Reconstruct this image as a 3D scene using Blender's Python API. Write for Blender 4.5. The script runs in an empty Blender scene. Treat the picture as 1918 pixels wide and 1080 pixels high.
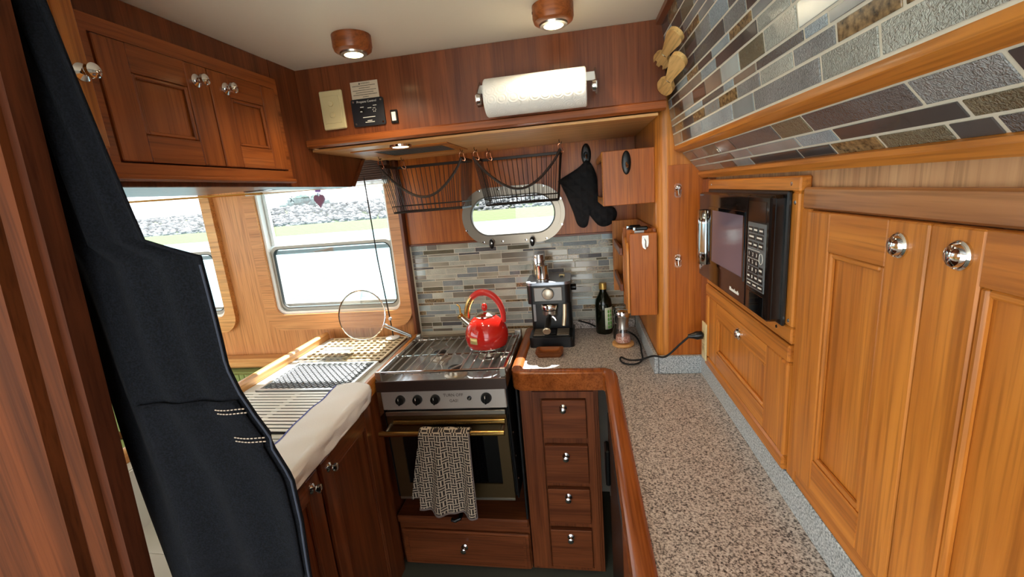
import bpy, math, random
from mathutils import Matrix, Vector
random.seed(7)
S = bpy.context.scene
COL = S.collection
# ---------------------------------------------------------------- camera
cam = bpy.data.cameras.new('camera'); camo = bpy.data.objects.new('camera', cam); COL.objects.link(camo)
cam.sensor_fit = 'HORIZONTAL'; cam.sensor_width = 36.0; cam.lens = 810.12 / 1918 * 36.0; cam.clip_start = .01; cam.clip_end = 600
RX, RY, RZ = Vector((.98549154, .14845585, -.0822635)), Vector((-.04693407, -.22741926, -.97266524)), Vector((-.16310615, .96241433, -.21715212))
m = Matrix.Identity(4)
for i, a in enumerate((RX, -RY, -RZ)):
    for j in range(3): m[j][i] = a[j]
m.translation = (0, 0, 1.56)
camo.matrix_world = m
S.camera = camo
# ---------------------------------------------------------------- light and exposure
S.view_settings.view_transform = 'Standard'; S.view_settings.look = 'None'
S.view_settings.exposure = 1.6; S.view_settings.gamma = 1; S.view_settings.use_curve_mapping = False
W = bpy.data.worlds.new('sky'); S.world = W; W.use_nodes = True
bg = W.node_tree.nodes['Background']; bg.inputs['Color'].default_value = (.92, .965, 1.0, 1); bg.inputs['Strength'].default_value = 1.5
sun = bpy.data.lights.new('sun', 'SUN'); sun.energy = 9.0; sun.angle = math.radians(.6); sun.color = (1, .95, .87)
suno = bpy.data.objects.new('sun', sun); COL.objects.link(suno); suno.location = (0, 4, 6)
suno.rotation_euler = Vector((.02, -.62, -.80)).to_track_quat('-Z', 'Y').to_euler()

# ---------------------------------------------------------------- materials
def lin(c):
    return tuple(((v / 255) / 12.92 if v / 255 <= .04045 else ((v / 255 + .055) / 1.055) ** 2.4) for v in c) + (1,)
MATS = {}
def mat(name):
    m_ = bpy.data.materials.new(name); m_.use_nodes = True; nt = m_.node_tree
    return m_, nt, nt.nodes['Principled BSDF']
def nd(nt, t, **k):
    n = nt.nodes.new(t)
    for a, b in k.items():
        if a.startswith('i_'): n.inputs[int(a[2:]) if a[2:].isdigit() else a[2:]].default_value = b
        else: setattr(n, a, b)
    return n
def coords(nt, scale, rnd=True, rot=None):
    tc = nd(nt, 'ShaderNodeTexCoord'); mp = nd(nt, 'ShaderNodeMapping'); mp.inputs['Scale'].default_value = scale
    if rot: mp.inputs['Rotation'].default_value = rot
    nt.links.new(tc.outputs['Object'], mp.inputs['Vector'])
    if rnd:
        oi = nd(nt, 'ShaderNodeObjectInfo'); vm = nd(nt, 'ShaderNodeVectorMath', operation='SCALE'); vm.inputs[0].default_value = (3.1, 4.7, 5.3)
        nt.links.new(oi.outputs['Random'], vm.inputs['Scale']); nt.links.new(vm.outputs[0], mp.inputs['Location'])
    return mp.outputs[0]
def ramp(nt, fac, stops):
    r = nd(nt, 'ShaderNodeValToRGB'); e = r.color_ramp.elements
    while len(e) < len(stops): e.new(.5)
    for el, (p, c) in zip(e, stops): el.position = p; el.color = c
    nt.links.new(fac, r.inputs['Fac']); return r.outputs['Color']
def bump(nt, bs, h, strength=.2, dist=.01):
    b = nd(nt, 'ShaderNodeBump'); b.inputs['Strength'].default_value = strength; b.inputs['Distance'].default_value = dist
    nt.links.new(h, b.inputs['Height']); nt.links.new(b.outputs[0], bs.inputs['Normal'])
def P(name, c, r=.5, metal=0, trans=0, bumps=None, emit=None, estr=0, spec=.5, coat=0, ior=1.45):
    """plain material, optionally with a noise bump (scale, strength, distance)"""
    if name in MATS: return MATS[name]
    m_, nt, b = mat(name)
    b.inputs['Base Color'].default_value = lin(c); b.inputs['Roughness'].default_value = r; b.inputs['Metallic'].default_value = metal
    b.inputs['Transmission Weight'].default_value = trans; b.inputs['Specular IOR Level'].default_value = spec; b.inputs['Coat Weight'].default_value = coat; b.inputs['IOR'].default_value = ior
    if emit: b.inputs['Emission Color'].default_value = lin(emit); b.inputs['Emission Strength'].default_value = estr
    if bumps:
        n = nd(nt, 'ShaderNodeTexNoise', i_Scale=bumps[0], i_Detail=3.0); nt.links.new(coords(nt, (1, 1, 1)), n.inputs['Vector']); bump(nt, b, n.outputs['Fac'], bumps[1], bumps[2])
    MATS[name] = m_; return m_
TONE = {'teak': ((116, 58, 24), (170, 95, 44)), 'gold': ((160, 90, 30), (210, 136, 56)), 'red': ((90, 44, 22), (138, 76, 42)), 'amber': ((150, 76, 20), (194, 110, 36)), 'dark': ((52, 24, 12), (92, 46, 24)),  # one teak: gold puts its lit look into colour, red its shaded look
        'pale': ((176, 128, 88), (216, 174, 128)), 'rail': ((146, 92, 52), (184, 130, 82)), 'window': ((196, 130, 76), (222, 160, 102)), 'light': ((206, 144, 84), (232, 180, 116)),
        'post': ((66, 32, 13), (106, 54, 24)), 'bleached': ((206, 176, 132), (238, 220, 186)), 'carved': ((206, 156, 90), (240, 206, 140)), 'olive': ((70, 36, 16), (160, 92, 44))}
def wood(tone, ax='z', r=.3):
    k = 'wood_%s_%s_%d' % (tone, ax, r * 100)
    if k in MATS: return MATS[k]
    m_, nt, b = mat(k); d, l = TONE[tone]
    sc = [22, 22, 22]; sc['xyz'.index(ax)] = 1.1
    v = coords(nt, sc)
    n = nd(nt, 'ShaderNodeTexNoise', i_Scale=1.0, i_Detail=5.0, i_Roughness=.6, i_Distortion=.7); nt.links.new(v, n.inputs['Vector'])
    sc2 = [170, 170, 170]; sc2['xyz'.index(ax)] = 5
    n2 = nd(nt, 'ShaderNodeTexNoise', i_Scale=1.0, i_Detail=2.0); nt.links.new(coords(nt, sc2), n2.inputs['Vector'])
    c1 = ramp(nt, n.outputs['Fac'], [(.28, lin(d)), (.52, lin([(a * 2 + c * 3) / 5 for a, c in zip(d, l)])), (.72, lin(l))])
    c2 = ramp(nt, n2.outputs['Fac'], [(.34, (.62, .58, .54, 1)), (.52, (1, 1, 1, 1))])
    mx = nd(nt, 'ShaderNodeMix', data_type='RGBA', blend_type='MULTIPLY'); mx.inputs[0].default_value = .75
    nt.links.new(c1, mx.inputs[6]); nt.links.new(c2, mx.inputs[7]); nt.links.new(mx.outputs[2], b.inputs['Base Color'])
    b.inputs['Roughness'].default_value = r + .06; b.inputs['Coat Weight'].default_value = .12 if r < .5 else 0; b.inputs['Coat Roughness'].default_value = .15
    b.inputs['Specular IOR Level'].default_value = .12 if r > .5 else .32
    bump(nt, b, n2.outputs['Fac'], .06, .002)
    MATS[k] = m_; return m_
def speckle(name, stops, scale, r=.35):
    if name in MATS: return MATS[name]
    m_, nt, b = mat(name)
    n = nd(nt, 'ShaderNodeTexNoise', i_Scale=scale, i_Detail=2.5, i_Roughness=.65); nt.links.new(coords(nt, (1, 1, 1), False), n.inputs['Vector'])
    nt.links.new(ramp(nt, n.outputs['Fac'], [(p, lin(c)) for p, c in stops]), b.inputs['Base Color']); b.inputs['Roughness'].default_value = r
    MATS[name] = m_; return m_
GRANITE = speckle('granite', [(.35, (48, 44, 44)), (.42, (122, 112, 108)), (.52, (188, 176, 168)), (.66, (218, 210, 204))], 230)
LIP = speckle('granite_lip', [(.33, (84, 92, 96)), (.45, (150, 158, 162)), (.56, (190, 196, 198)), (.68, (216, 220, 220))], 260)
CHROME = P('chrome', (225, 225, 225), .08, 1)
STEEL = P('steel', (190, 186, 180), .28, 1, bumps=(40, .04, .002))
DSTEEL = P('aged_steel', (150, 138, 124), .34, 1, bumps=(30, .05, .002))
ALU = P('aluminium', (222, 224, 222), .35, .7)
BRASS = P('brass', (206, 164, 96), .22, 1)
COPPER = P('copper', (224, 150, 112), .25, 1)
BLACK = P('black_plastic', (14, 14, 15), .3)
BLACKM = P('black_matt', (12, 12, 14), .6)
DGLASS = P('dark_glass', (6, 6, 8), .04)
WHITE = P('white_plastic', (236, 234, 228), .4)
CREAM = P('cream_plastic', (222, 206, 158), .4)
WHITEPAINT = P('white_paint', (238, 238, 234), .45)
CEIL = P('ceiling_cream', (238, 230, 212), .28, bumps=(14, .04, .01))
GROUT = P('grout', (222, 214, 196), .85, bumps=(300, .2, .001))
WIRE = P('dark_wire', (52, 44, 40), .4, .6)
INK = P('black_ink', (24, 22, 22), .6); WINK = P('white_ink', (226, 224, 216), .6)
def glass_mat(name, tint, refl=.06, rough=.0):
    if name in MATS: return MATS[name]
    m_, nt, b = mat(name); nt.nodes.remove(b); out = nt.nodes['Material Output']
    t = nd(nt, 'ShaderNodeBsdfTransparent'); t.inputs['Color'].default_value = tint
    g = nd(nt, 'ShaderNodeBsdfGlossy'); g.inputs['Roughness'].default_value = rough
    mx = nd(nt, 'ShaderNodeMixShader'); mx.inputs[0].default_value = refl
    nt.links.new(t.outputs[0], mx.inputs[1]); nt.links.new(g.outputs[0], mx.inputs[2]); nt.links.new(mx.outputs[0], out.inputs['Surface'])
    MATS[name] = m_; return m_
PANE = glass_mat('window_glass', (.97, .99, .99, 1))
CLEAR = glass_mat('clear_glass', (.975, .985, .98, 1), .07)
def tile_mat(k):
    n = 'tile_' + k
    if n in MATS: return MATS[n]
    base = {'K': (70, 66, 66), 'N': (88, 72, 64), 'C': (128, 118, 106), 'G': (136, 142, 144), 'B': (160, 176, 186), 'F': (146, 150, 152), 'P': (182, 186, 178), 'O': (116, 108, 88),
            'T': (100, 98, 100), 'D': (122, 100, 70), 'L': (170, 182, 182), 'E': (206, 204, 190), 'M': (162, 154, 138)}[k]
    m_, nt, b = mat(n); b.inputs['Roughness'].default_value = .16; b.inputs['Coat Weight'].default_value = .3
    v = coords(nt, (1, 1, 1))
    no = nd(nt, 'ShaderNodeTexNoise', i_Scale=130.0 if k == 'D' else 9.0, i_Detail=3.0); nt.links.new(v, no.inputs['Vector'])
    lo, hi = ([c * .55 for c in base], [min(255, c * 1.3) for c in base]) if k == 'D' else ([c * .9 for c in base], [min(255, c * 1.08) for c in base])
    nt.links.new(ramp(nt, no.outputs['Fac'], [(.32, lin(lo)), (.68, lin(hi))]), b.inputs['Base Color'])
    if k in 'BFPOTE': 
        n2 = nd(nt, 'ShaderNodeTexNoise', i_Scale=230.0, i_Detail=1.5, i_Distortion=1.5); nt.links.new(v, n2.inputs['Vector']); bump(nt, b, n2.outputs['Fac'], .9, .006)
    MATS[n] = m_; return m_

# ---------------------------------------------------------------- mesh builder
class MB:
    def __init__(s): s.v = []; s.f = []
    def add(s, v, f):
        o = len(s.v); s.v += [Vector(p) for p in v]; s.f += [tuple(i + o for i in q) for q in f]; return s
    def box(s, x0, x1, y0, y1, z0, z1, b=.0015):
        x0, x1 = sorted((x0, x1)); y0, y1 = sorted((y0, y1)); z0, z1 = sorted((z0, z1))
        b = min(b, (x1 - x0) * .3, (y1 - y0) * .3, (z1 - z0) * .3)
        if b <= 0:
            return s.add([(x, y, z) for x in (x0, x1) for y in (y0, y1) for z in (z0, z1)], [(0, 1, 3, 2), (4, 6, 7, 5), (0, 4, 5, 1), (2, 3, 7, 6), (0, 2, 6, 4), (1, 5, 7, 3)])
        L = ((x0, x1), (y0, y1), (z0, z1)); v = []; ix = {}
        for c in range(8):
            sg = (c & 1, c >> 1 & 1, c >> 2 & 1)
            for a in range(3):
                p = [L[k][sg[k]] for k in range(3)]
                for k in range(3):
                    if k != a: p[k] += b if sg[k] == 0 else -b
                ix[c, a] = len(v); v.append(p)
        f = []
        for a in range(3):
            o1, o2 = [k for k in range(3) if k != a]
            for sd in (0, 1):
                cs = [sd << a | i << o1 | j << o2 for i, j in ((0, 0), (1, 0), (1, 1), (0, 1))]
                q = [ix[c, a] for c in cs]; f.append(q if (sd == 1) == (a != 1) else q[::-1])
            for i in (0, 1):
                for j in (0, 1):
                    c0 = i << o1 | j << o2; c1 = c0 | 1 << a
                    q = [ix[c0, o1], ix[c1, o1], ix[c1, o2], ix[c0, o2]]
                    f.append(q if ((i ^ j) == 1) == (a != 1) else q[::-1])
        for c in range(8):
            q = [ix[c, 0], ix[c, 1], ix[c, 2]]; par = (c & 1) ^ (c >> 1 & 1) ^ (c >> 2 & 1)
            f.append(q if par else q[::-1])
        return s.add(v, f)
    def cyl(s, p0, p1, r, n=16, r2=None, cap=True):
        return s.lathe([(r, 0), (r if r2 is None else r2, (Vector(p1) - Vector(p0)).length)], p0, Vector(p1) - Vector(p0), n, cap)
    def lathe(s, prof, c=(0, 0, 0), ax=(0, 0, 1), n=24, cap=True):
        ax = Vector(ax).normalized(); u = ax.orthogonal().normalized(); w = ax.cross(u); c = Vector(c); v = []; f = []
        for r, h in prof:
            for i in range(n):
                a = 2 * math.pi * i / n; v.append(c + ax * h + (u * math.cos(a) + w * math.sin(a)) * max(r, 1e-5))
        for k in range(len(prof) - 1):
            for i in range(n):
                j = (i + 1) % n; f.append((k * n + i, k * n + j, k * n + n + j, k * n + n + i))
        if cap:
            f.append(tuple(range(n))[::-1]); f.append(tuple(range((len(prof) - 1) * n, len(prof) * n)))
        return s.add(v, f)
    def tube(s, pts, r, n=8, closed=False):
        pts = [Vector(p) for p in pts]; N = len(pts); v = []; f = []
        t0 = (pts[1] - pts[0]).normalized(); u = t0.orthogonal().normalized()
        for i, p in enumerate(pts):
            if closed: t = (pts[(i + 1) % N] - pts[i - 1]).normalized()
            else: t = (pts[min(i + 1, N - 1)] - pts[max(i - 1, 0)]).normalized()
            u = (u - t * u.dot(t)); u = u.normalized() if u.length > 1e-6 else t.orthogonal().normalized(); w = t.cross(u)
            rr = r[i] if isinstance(r, (list, tuple)) else r
            for k in range(n):
                a = 2 * math.pi * k / n; v.append(p + (u * math.cos(a) + w * math.sin(a)) * rr)
        for i in range(N if closed else N - 1):
            j = (i + 1) % N
            for k in range(n): f.append((i * n + k, i * n + (k + 1) % n, j * n + (k + 1) % n, j * n + k))
        if not closed: f += [tuple(range(n))[::-1], tuple(range((N - 1) * n, N * n))]
        return s.add(v, f)
    def prism(s, poly, ax, a0, a1):
        """polygon in the two other axes (cyclic order after ax) extruded along ax"""
        n = len(poly); k = 'xyz'.index(ax)
        def pt(p, a):
            q = [0, 0, 0]; q[k] = a; q[(k + 1) % 3] = p[0]; q[(k + 2) % 3] = p[1]; return q
        v = [pt(p, a0) for p in poly] + [pt(p, a1) for p in poly]
        f = [tuple(range(n))[::-1], tuple(range(n, 2 * n))] + [(i, (i + 1) % n, n + (i + 1) % n, n + i) for i in range(n)]
        return s.add(v, f)
    def ring(s, outer, inner, ax, a0, a1):
        n = len(outer); k = 'xyz'.index(ax)
        def pt(p, a):
            q = [0, 0, 0]; q[k] = a; q[(k + 1) % 3] = p[0]; q[(k + 2) % 3] = p[1]; return q
        v = [pt(p, a) for a in (a0, a1) for L in (outer, inner) for p in L]; f = []
        for i in range(n):
            j = (i + 1) % n
            f += [(i, n + i, n + j, j), (2 * n + i, 2 * n + j, 3 * n + j, 3 * n + i), (i, j, 2 * n + j, 2 * n + i), (n + i, 3 * n + i, 3 * n + j, n + j)]
        return s.add(v, f)
    def grid(s, fn, nu, nv, closed_u=False):
        v = [fn(i / nu, j / nv) for j in range(nv + 1) for i in range(nu + (0 if closed_u else 1))]; w = nu + (0 if closed_u else 1)
        f = [(j * w + i, j * w + (i + 1) % w, (j + 1) * w + (i + 1) % w, (j + 1) * w + i) for j in range(nv) for i in range(nu)]
        return s.add(v, f)
    def sphere(s, c, r, n=16, sc=(1, 1, 1)):
        k = max(4, n // 2)
        return s.add([Vector(c) + Vector((r * sc[0] * math.sin(math.pi * j / k) * math.cos(2 * math.pi * i / n), r * sc[1] * math.sin(math.pi * j / k) * math.sin(2 * math.pi * i / n), r * sc[2] * math.cos(math.pi * j / k))) for j in range(k + 1) for i in range(n)],
                     [(j * n + i, (j + 1) * n + i, (j + 1) * n + (i + 1) % n, j * n + (i + 1) % n) for j in range(k) for i in range(n)])
    def xf(s, M):
        s.v = [M @ p for p in s.v]; return s
def rrect(x0, x1, z0, z1, r, n=6):
    p = []
    for cx, cz, a in ((x1 - r, z1 - r, 0), (x0 + r, z1 - r, 90), (x0 + r, z0 + r, 180), (x1 - r, z0 + r, 270)):
        for i in range(n + 1):
            t = math.radians(a + 90 * i / n); p.append((cx + r * math.cos(t), cz + r * math.sin(t)))
    return p
def yz(p): return [(b, a) for a, b in p]          # (x,z) -> cyclic (z,x) order for prisms along y
def props(o, label=None, cat=None, group=None, kind=None):
    if label: o['label'] = label
    if cat: o['category'] = cat
    if group: o['group'] = group
    if kind: o['kind'] = kind
    return o
def meshof(name, mb, smooth=35):
    me = bpy.data.meshes.new(name); me.from_pydata([tuple(p) for p in mb.v], [], mb.f)
    import bmesh
    bm = bmesh.new(); bm.from_mesh(me); bmesh.ops.recalc_face_normals(bm, faces=bm.faces); bm.to_mesh(me); bm.free()
    if smooth:
        me.polygons.foreach_set('use_smooth', [True] * len(me.polygons)); me.set_sharp_from_angle(angle=math.radians(smooth))
    me.update(); return me
def put(o, parent):
    COL.objects.link(o)
    if parent:
        o.parent = parent
        L = Vector(parent.get('_o', (0, 0, 0))); o.location = -L + Vector(o.location)
def obj(name, mb, m_, parent=None, label=None, cat=None, group=None, kind=None, smooth=35, thick=0):
    """mesh in world coordinates; the object's origin is put at the base centre of the mesh"""
    lo = [min(p[i] for p in mb.v) for i in range(3)]; hi = [max(p[i] for p in mb.v) for i in range(3)]
    c = Vector(((lo[0] + hi[0]) / 2, (lo[1] + hi[1]) / 2, lo[2]))
    mb.v = [p - c for p in mb.v]
    me = meshof(name, mb, smooth); me.materials.append(m_)
    o = bpy.data.objects.new(name, me); o.location = c; o['_o'] = tuple(c)
    put(o, parent)
    if thick: md = o.modifiers.new('thickness', 'SOLIDIFY'); md.thickness = thick; md.offset = 0
    return props(o, label, cat, group, kind)
def thing(name, loc, label=None, cat=None, group=None, kind=None):
    o = bpy.data.objects.new(name, None); o.location = loc; o['_o'] = tuple(loc); o.empty_display_size = .05; COL.objects.link(o)
    return props(o, label, cat, group, kind)
def B(*a, **k): return MB().box(*a, **k)
def text(name, body, size, m_, parent, origin, u, v, align='CENTER', depth=.0004):
    cu = bpy.data.curves.new(name, 'FONT'); cu.body = body; cu.size = size; cu.align_x = align; cu.align_y = 'CENTER'; cu.extrude = depth; cu.resolution_u = 2
    t = bpy.data.objects.new(name, cu); me = bpy.data.meshes.new_from_object(t); bpy.data.objects.remove(t); bpy.data.curves.remove(cu)
    u = Vector(u).normalized(); v = Vector(v).normalized(); n = u.cross(v); M = Matrix.Identity(4)
    for i, a in enumerate((u, v, n)):
        for j in range(3): M[j][i] = a[j]
    M.translation = Vector(origin); mb = MB().add([M @ p.co for p in me.vertices], [tuple(f.vertices) for f in me.polygons]); bpy.data.meshes.remove(me)
    return obj(name, mb, m_, parent, smooth=0)
def frame(o, u, v):
    u = Vector(u).normalized(); v = Vector(v).normalized(); n = u.cross(v); M = Matrix.Identity(4)
    for i, a in enumerate((u, v, n)):
        for j in range(3): M[j][i] = a[j]
    M.translation = Vector(o); return M
def copy_tree(o, delta=None, parent=None):
    c = o.copy(); COL.objects.link(c); c.parent = parent
    if delta is not None: c.location = o.location + Vector(delta); c['_o'] = tuple(Vector(o['_o']) + Vector(delta))
    for ch in list(o.children): copy_tree(ch, None, c)
    return c

def panel_door(name, parent, o, u, v, w, h, tone, pin=(.055, .055), gu='y', gv='z', th=.016, knob=None, kstyle='ball', inset=.006, lab=None):
    """frame-and-panel door: o = lower corner on the outer face plane, u width, v up, outward n = u x v"""
    M = frame(o, u, v); a, b = pin
    d = obj(name, MB().box(a - .004, w - a + .004, b - .004, h - b + .004, -th + .001, -inset - .003, .001).xf(M), wood(tone, gv), parent, label=lab)
    for x0 in (0, w - a): obj('stile', MB().box(x0, x0 + a, 0, h, -th, 0, .002).xf(M), wood(tone, gv), d)
    for y0 in (0, h - b): obj('rail', MB().box(a, w - a, y0, y0 + b, -th, -.0003, .001).xf(M), wood(tone, gu), d)
    g = .009
    for x0, x1, y0, y1, gg in ((a, a + g, b, h - b, gv), (w - a - g, w - a, b, h - b, gv), (a + g, w - a - g, b, b + g, gu), (a + g, w - a - g, h - b - g, h - b, gu)): obj('bead_moulding', MB().box(x0, x1, y0, y1, -inset - .004, -.0015, .003).xf(M), wood(tone, gg), d)
    if knob: make_knob(d, M @ Vector((knob[0], knob[1], 0)), M.to_3x3() @ Vector((0, 0, 1)), kstyle)
    return d
def make_knob(parent, p, n, style='ball', s=1.0):
    if style == 'ball': pr = [(.0145, 0), (.0145, .003), (.011, .005), (.006, .008), (.0055, .013), (.0105, .017), (.0135, .022), (.012, .027), (.006, .030), (.0005, .0305)]
    else: s *= .92; pr = [(.0165, 0), (.0168, .003), (.0150, .0048), (.0138, .0042), (.0135, .0052), (.0118, .0092), (.0070, .0115), (.0005, .0122)]
    return obj('knob', MB().lathe([(r * s, h * s) for r, h in pr], p, n, 24), CHROME, parent)

# ================================================================ THE SETTING
XR = .400                                             # right wall plane
obj('floor', B(-3.5, .5, -1.7, 2.1, -.06, 0, 0), P('floor_carpet', (74, 76, 66), .9, bumps=(300, .4, .004)), kind='structure')
obj('unseen_bounce_deck', B(-6, 3, -7.5, -1.7, -.1, -.02, 0), P('bounce_deck_white', (226, 224, 216), .5), kind='structure')  # unseen deck behind the camera, added to bounce daylight onto the ceiling
obj('ceiling', B(-3.5, .46, -1.7, 2.06, 2.0, 2.05, 0), CEIL, kind='structure')
# back wall around its windows
WIN = [(-1.585, -.895), (-2.62, -1.885), (-3.42, -2.80)]
ZW0, ZW1 = 1.035, 1.71
wb = MB(); xs = [-3.5, -3.42, -2.80, -2.62, -1.885, -1.585, -.895, -.835]
for a, b in zip(xs, xs[1:]):
    if (a, b) in WIN: wb.box(a, b, 1.985, 2.03, .0, ZW0, 0).box(a, b, 1.985, 2.03, ZW1, 2.0, 0)
    else: wb.box(a, b, 1.985, 2.03, 0, 2.0, 0)
wall_b = obj('wall_back', wb, wood('window', 'z'), kind='structure', smooth=0)
PX0, PX1, PZ0, PZ1 = -.505, -.105, 1.362, 1.556
wg = MB().box(-.835, .46, 2.0, 2.03, 0, PZ0 + .06, 0).box(-.835, .46, 2.0, 2.03, PZ1 - .06, 2.0, 0).box(-.835, PX0 + .05, 2.0, 2.03, PZ0 + .06, PZ1 - .06, 0).box(PX1 - .05, .46, 2.0, 2.03, PZ0 + .06, PZ1 - .06, 0)
# the panel above the tiles is veneer, with an oval opening
pn = MB(); o_ = rrect(-.823, .244, 1.345, 1.757, .001); i_ = rrect(PX0, PX1, PZ0, PZ1, .093)
pn.ring(yz(o_), yz(i_), 'y', 1.990, 2.004)
wallp = obj('wall_porthole', pn, wood('amber', 'z'), kind='structure', smooth=0)
gw = MB().ring(yz(rrect(-.835, .46, 0, 2.0, .001)), yz(rrect(PX0, PX1, PZ0, PZ1, .093)), 'y', 2.004, 2.03)
wallt = obj('wall_tiled', gw, GROUT, kind='structure', smooth=0)
obj('trim_1', B(-.823, .244, 1.984, 1.992, 1.343, 1.352), wood('red', 'x'), kind='structure')
obj('trim_2', B(-.842, -.826, 1.955, 2.0, .90, 1.757), wood('red', 'z'), kind='structure')
# other shell
obj('wall_right', B(XR, .46, -.6, 2.03, 0, 2.0, 0), wood('pale', 'z', .4), kind='structure')
obj('wall_left', MB().box(-3.55, -3.5, -1.7, 2.03, 0, 1.0, 0).box(-3.55, -3.5, -1.7, 2.03, 1.7, 2.0, 0).box(-3.55, -3.5, 1.2, 2.03, 1.0, 1.7, 0), wood('window', 'z'), kind='structure')
# column (end panel) with a rounded front corner
poly = [(.245, 1.998), (.245, 1.508)] + [(.278 - .033 * math.cos(math.radians(t)), 1.508 - .033 * math.sin(math.radians(t))) for t in range(10, 91, 16)] + [(.278, 1.475), (.399, 1.475), (.399, 1.998)]
obj('wall_column', MB().prism(poly, 'z', .9, 1.99), wood('gold', 'z'), kind='structure', smooth=25)
cf = obj('trim_3', B(.281, .3995, 1.4725, 1.475, .965, 1.6, .0005), wood('amber', 'z'), kind='structure')
# soffit over the stove
sf = MB().prism(yz([(-.895, 2.0), (-.895, 1.757)]) if 0 else [(1.405, 1.764), (1.990, 1.752), (1.990, 1.999), (1.405, 1.999)], 'x', -.90, .262)
obj('wall_soffit', sf, wood('red', 'z'), kind='structure', smooth=0)
obj('trim_4', MB().prism([(1.396, 1.762), (1.404, 1.757), (1.425, 1.757), (1.425, 1.768), (1.405, 1.785), (1.396, 1.780)], 'x', -.888, .262), wood('teak', 'x'), kind='structure')
obj('trim_5', MB().box(-.888, .244, 1.424, 1.985, 1.746, 1.7545, .001), wood('light', 'x'), kind='structure')
# ---------------- overhead sloped tile panels on the right
def pt2(a, b, s):
    a = Vector(a); b = Vector(b); return a + (b - a).normalized() * s
UA, UB, LA, LB = (.300, 1.662), (.250, 2.005), (.374, 1.576), (.318, 1.641)
prof = [(.398, 1.555), (.386, 1.556), tuple(pt2(LA, LB, -.004)), tuple(pt2(LA, LB, .080)), tuple(pt2(UA, UB, -.008)), tuple(pt2(UA, UB, .343)), (.398, 1.9995)]
wov = obj('wall_overhead', MB().prism([(z, x) for x, z in prof], 'y', -.35, 1.471), GROUT, kind='structure', smooth=0)
obj('trim_6', MB().prism([(z, x) for x, z in ((.326, 1.640), (.3205, 1.6345), (.3000, 1.6432), (.2983, 1.6450), (.2985, 1.6530), (.3030, 1.6600))], 'y', -.35, 1.4715), wood('gold', 'y'), kind='structure')
obj('trim_7', MB().prism([(z, x) for x, z in ((.3800, 1.578), (.3700, 1.5715), (.3700, 1.565), (.3800, 1.5535), (.3995, 1.5535), (.3995, 1.57))], 'y', -.35, 1.4715), wood('gold', 'y'), kind='structure')
obj('trim_8', MB().prism([(z, x) for x, z in ((.262, 1.999), (.236, 1.999), (.236, 1.985), (.262, 1.98))], 'y', -.35, 1.404), wood('red', 'y'), kind='structure')
TM = {}
def tile(parent, M, l, h, kind):
    key = (round(l, 3), round(h, 4))
    if key not in TM:
        TM[key] = meshof('tile', MB().box(-l / 2, l / 2, -h / 2, h / 2, 0, .0017, .0008), 0)
        TM[key].materials.append(None)
    o = bpy.data.objects.new('tile', TM[key]); COL.objects.link(o)
    o.parent = parent; o.matrix_local = Matrix.Translation(-Vector(parent['_o'])) @ M
    o.material_slots[0].link = 'OBJECT'; o.material_slots[0].material = tile_mat(kind)
def slope_tiles(a, b, rows, ymin):
    a = Vector((a[0], 0, a[1])); b = Vector((b[0], 0, b[1])); u = (b - a).normalized()
    n = Vector((u[2], 0, -u[0])); n = -n if n[0] > 0 else n
    for (s0, s1, js, ks) in rows:
        js = list(js); ks = list(ks)
        while js[-1] > ymin:
            js.append(round(js[-1] - random.choice((.104, .104, .208, .052)), 4))
        while len(ks) < len(js) - 1: ks.append(random.choice('KCGBFPOTDLF'))
        for y1, y0, k in zip(js, js[1:], ks):
            c = a + u * ((s0 + s1) / 2) + Vector((0, (y0 + y1) / 2, 0)) + n * .0002
            tile(wov, frame(c, (0, -1, 0), n.cross(Vector((0, -1, 0)))), y1 - y0 - .006, s1 - s0 - .0042, k)
UR = [(-.004, .029, (1.470, 1.354, 1.257, 1.146, .936, .831, .622, .515, .31), 'CKBBGFPP'),
      (.029, .0535, (1.470, 1.434, 1.325, 1.217, 1.111, 1.007, .902, .797, .687, .586, .481, .38), 'KDKDFDFPFDDC'),
      (.0535, .0705, (1.470, 1.289, 1.23, 1.122, .969, .913, .808, .654, .599, .49), 'CBBTBCTBGG'),
      (.0705, .1045, (1.470, 1.403, 1.296, 1.192, 1.086, .975, .875, .77, .667, .56), 'CNGNCLOPLP'),
      (.1045, .1285, (1.470, 1.422, 1.319, 1.104, .997, .788, .68), 'BNCBKPP'),
      (.1285, .1475, (1.470, 1.335, 1.222, 1.12, 1.014, .908, .803), 'KBDKBDG'),
      (.1475, .178, (1.470, 1.243, 1.135, .926, .82), 'OKTFK'), (.178, .2145, (1.470, 1.312, 1.208, 1.104, 1.001, .895), 'KCKFBT'),
      (.2145, .236, (1.470, 1.37, 1.27, 1.17, 1.066, .96), 'KKNDGB'), (.236, .2575, (1.470, 1.30, 1.196, .99), 'TKGO'),
      (.2575, .2935, (1.470, 1.40, 1.30, 1.196, 1.09), 'KBKOF'), (.2935, .327, (1.470, 1.32, 1.22, 1.11), 'KDTB'), (.327, .343, (1.470, 1.37, 1.16), 'KGD')]
slope_tiles(UA, UB, UR, .12)
LR = [(.044, .078, (1.470, 1.359, 1.25, 1.152, 1.044, .83, .727, .516, .413), 'NCONTOTFK'), (.0205, .044, (1.470, 1.31, 1.104, .996, .792, .687, .479), 'CNGGBKO'),
      (-.003, .0205, (1.470, 1.231, 1.13, 1.025, .817, .719, .616, .512), 'CNGKKDOK')]
slope_tiles(LA, LB, LR, .12)
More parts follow.
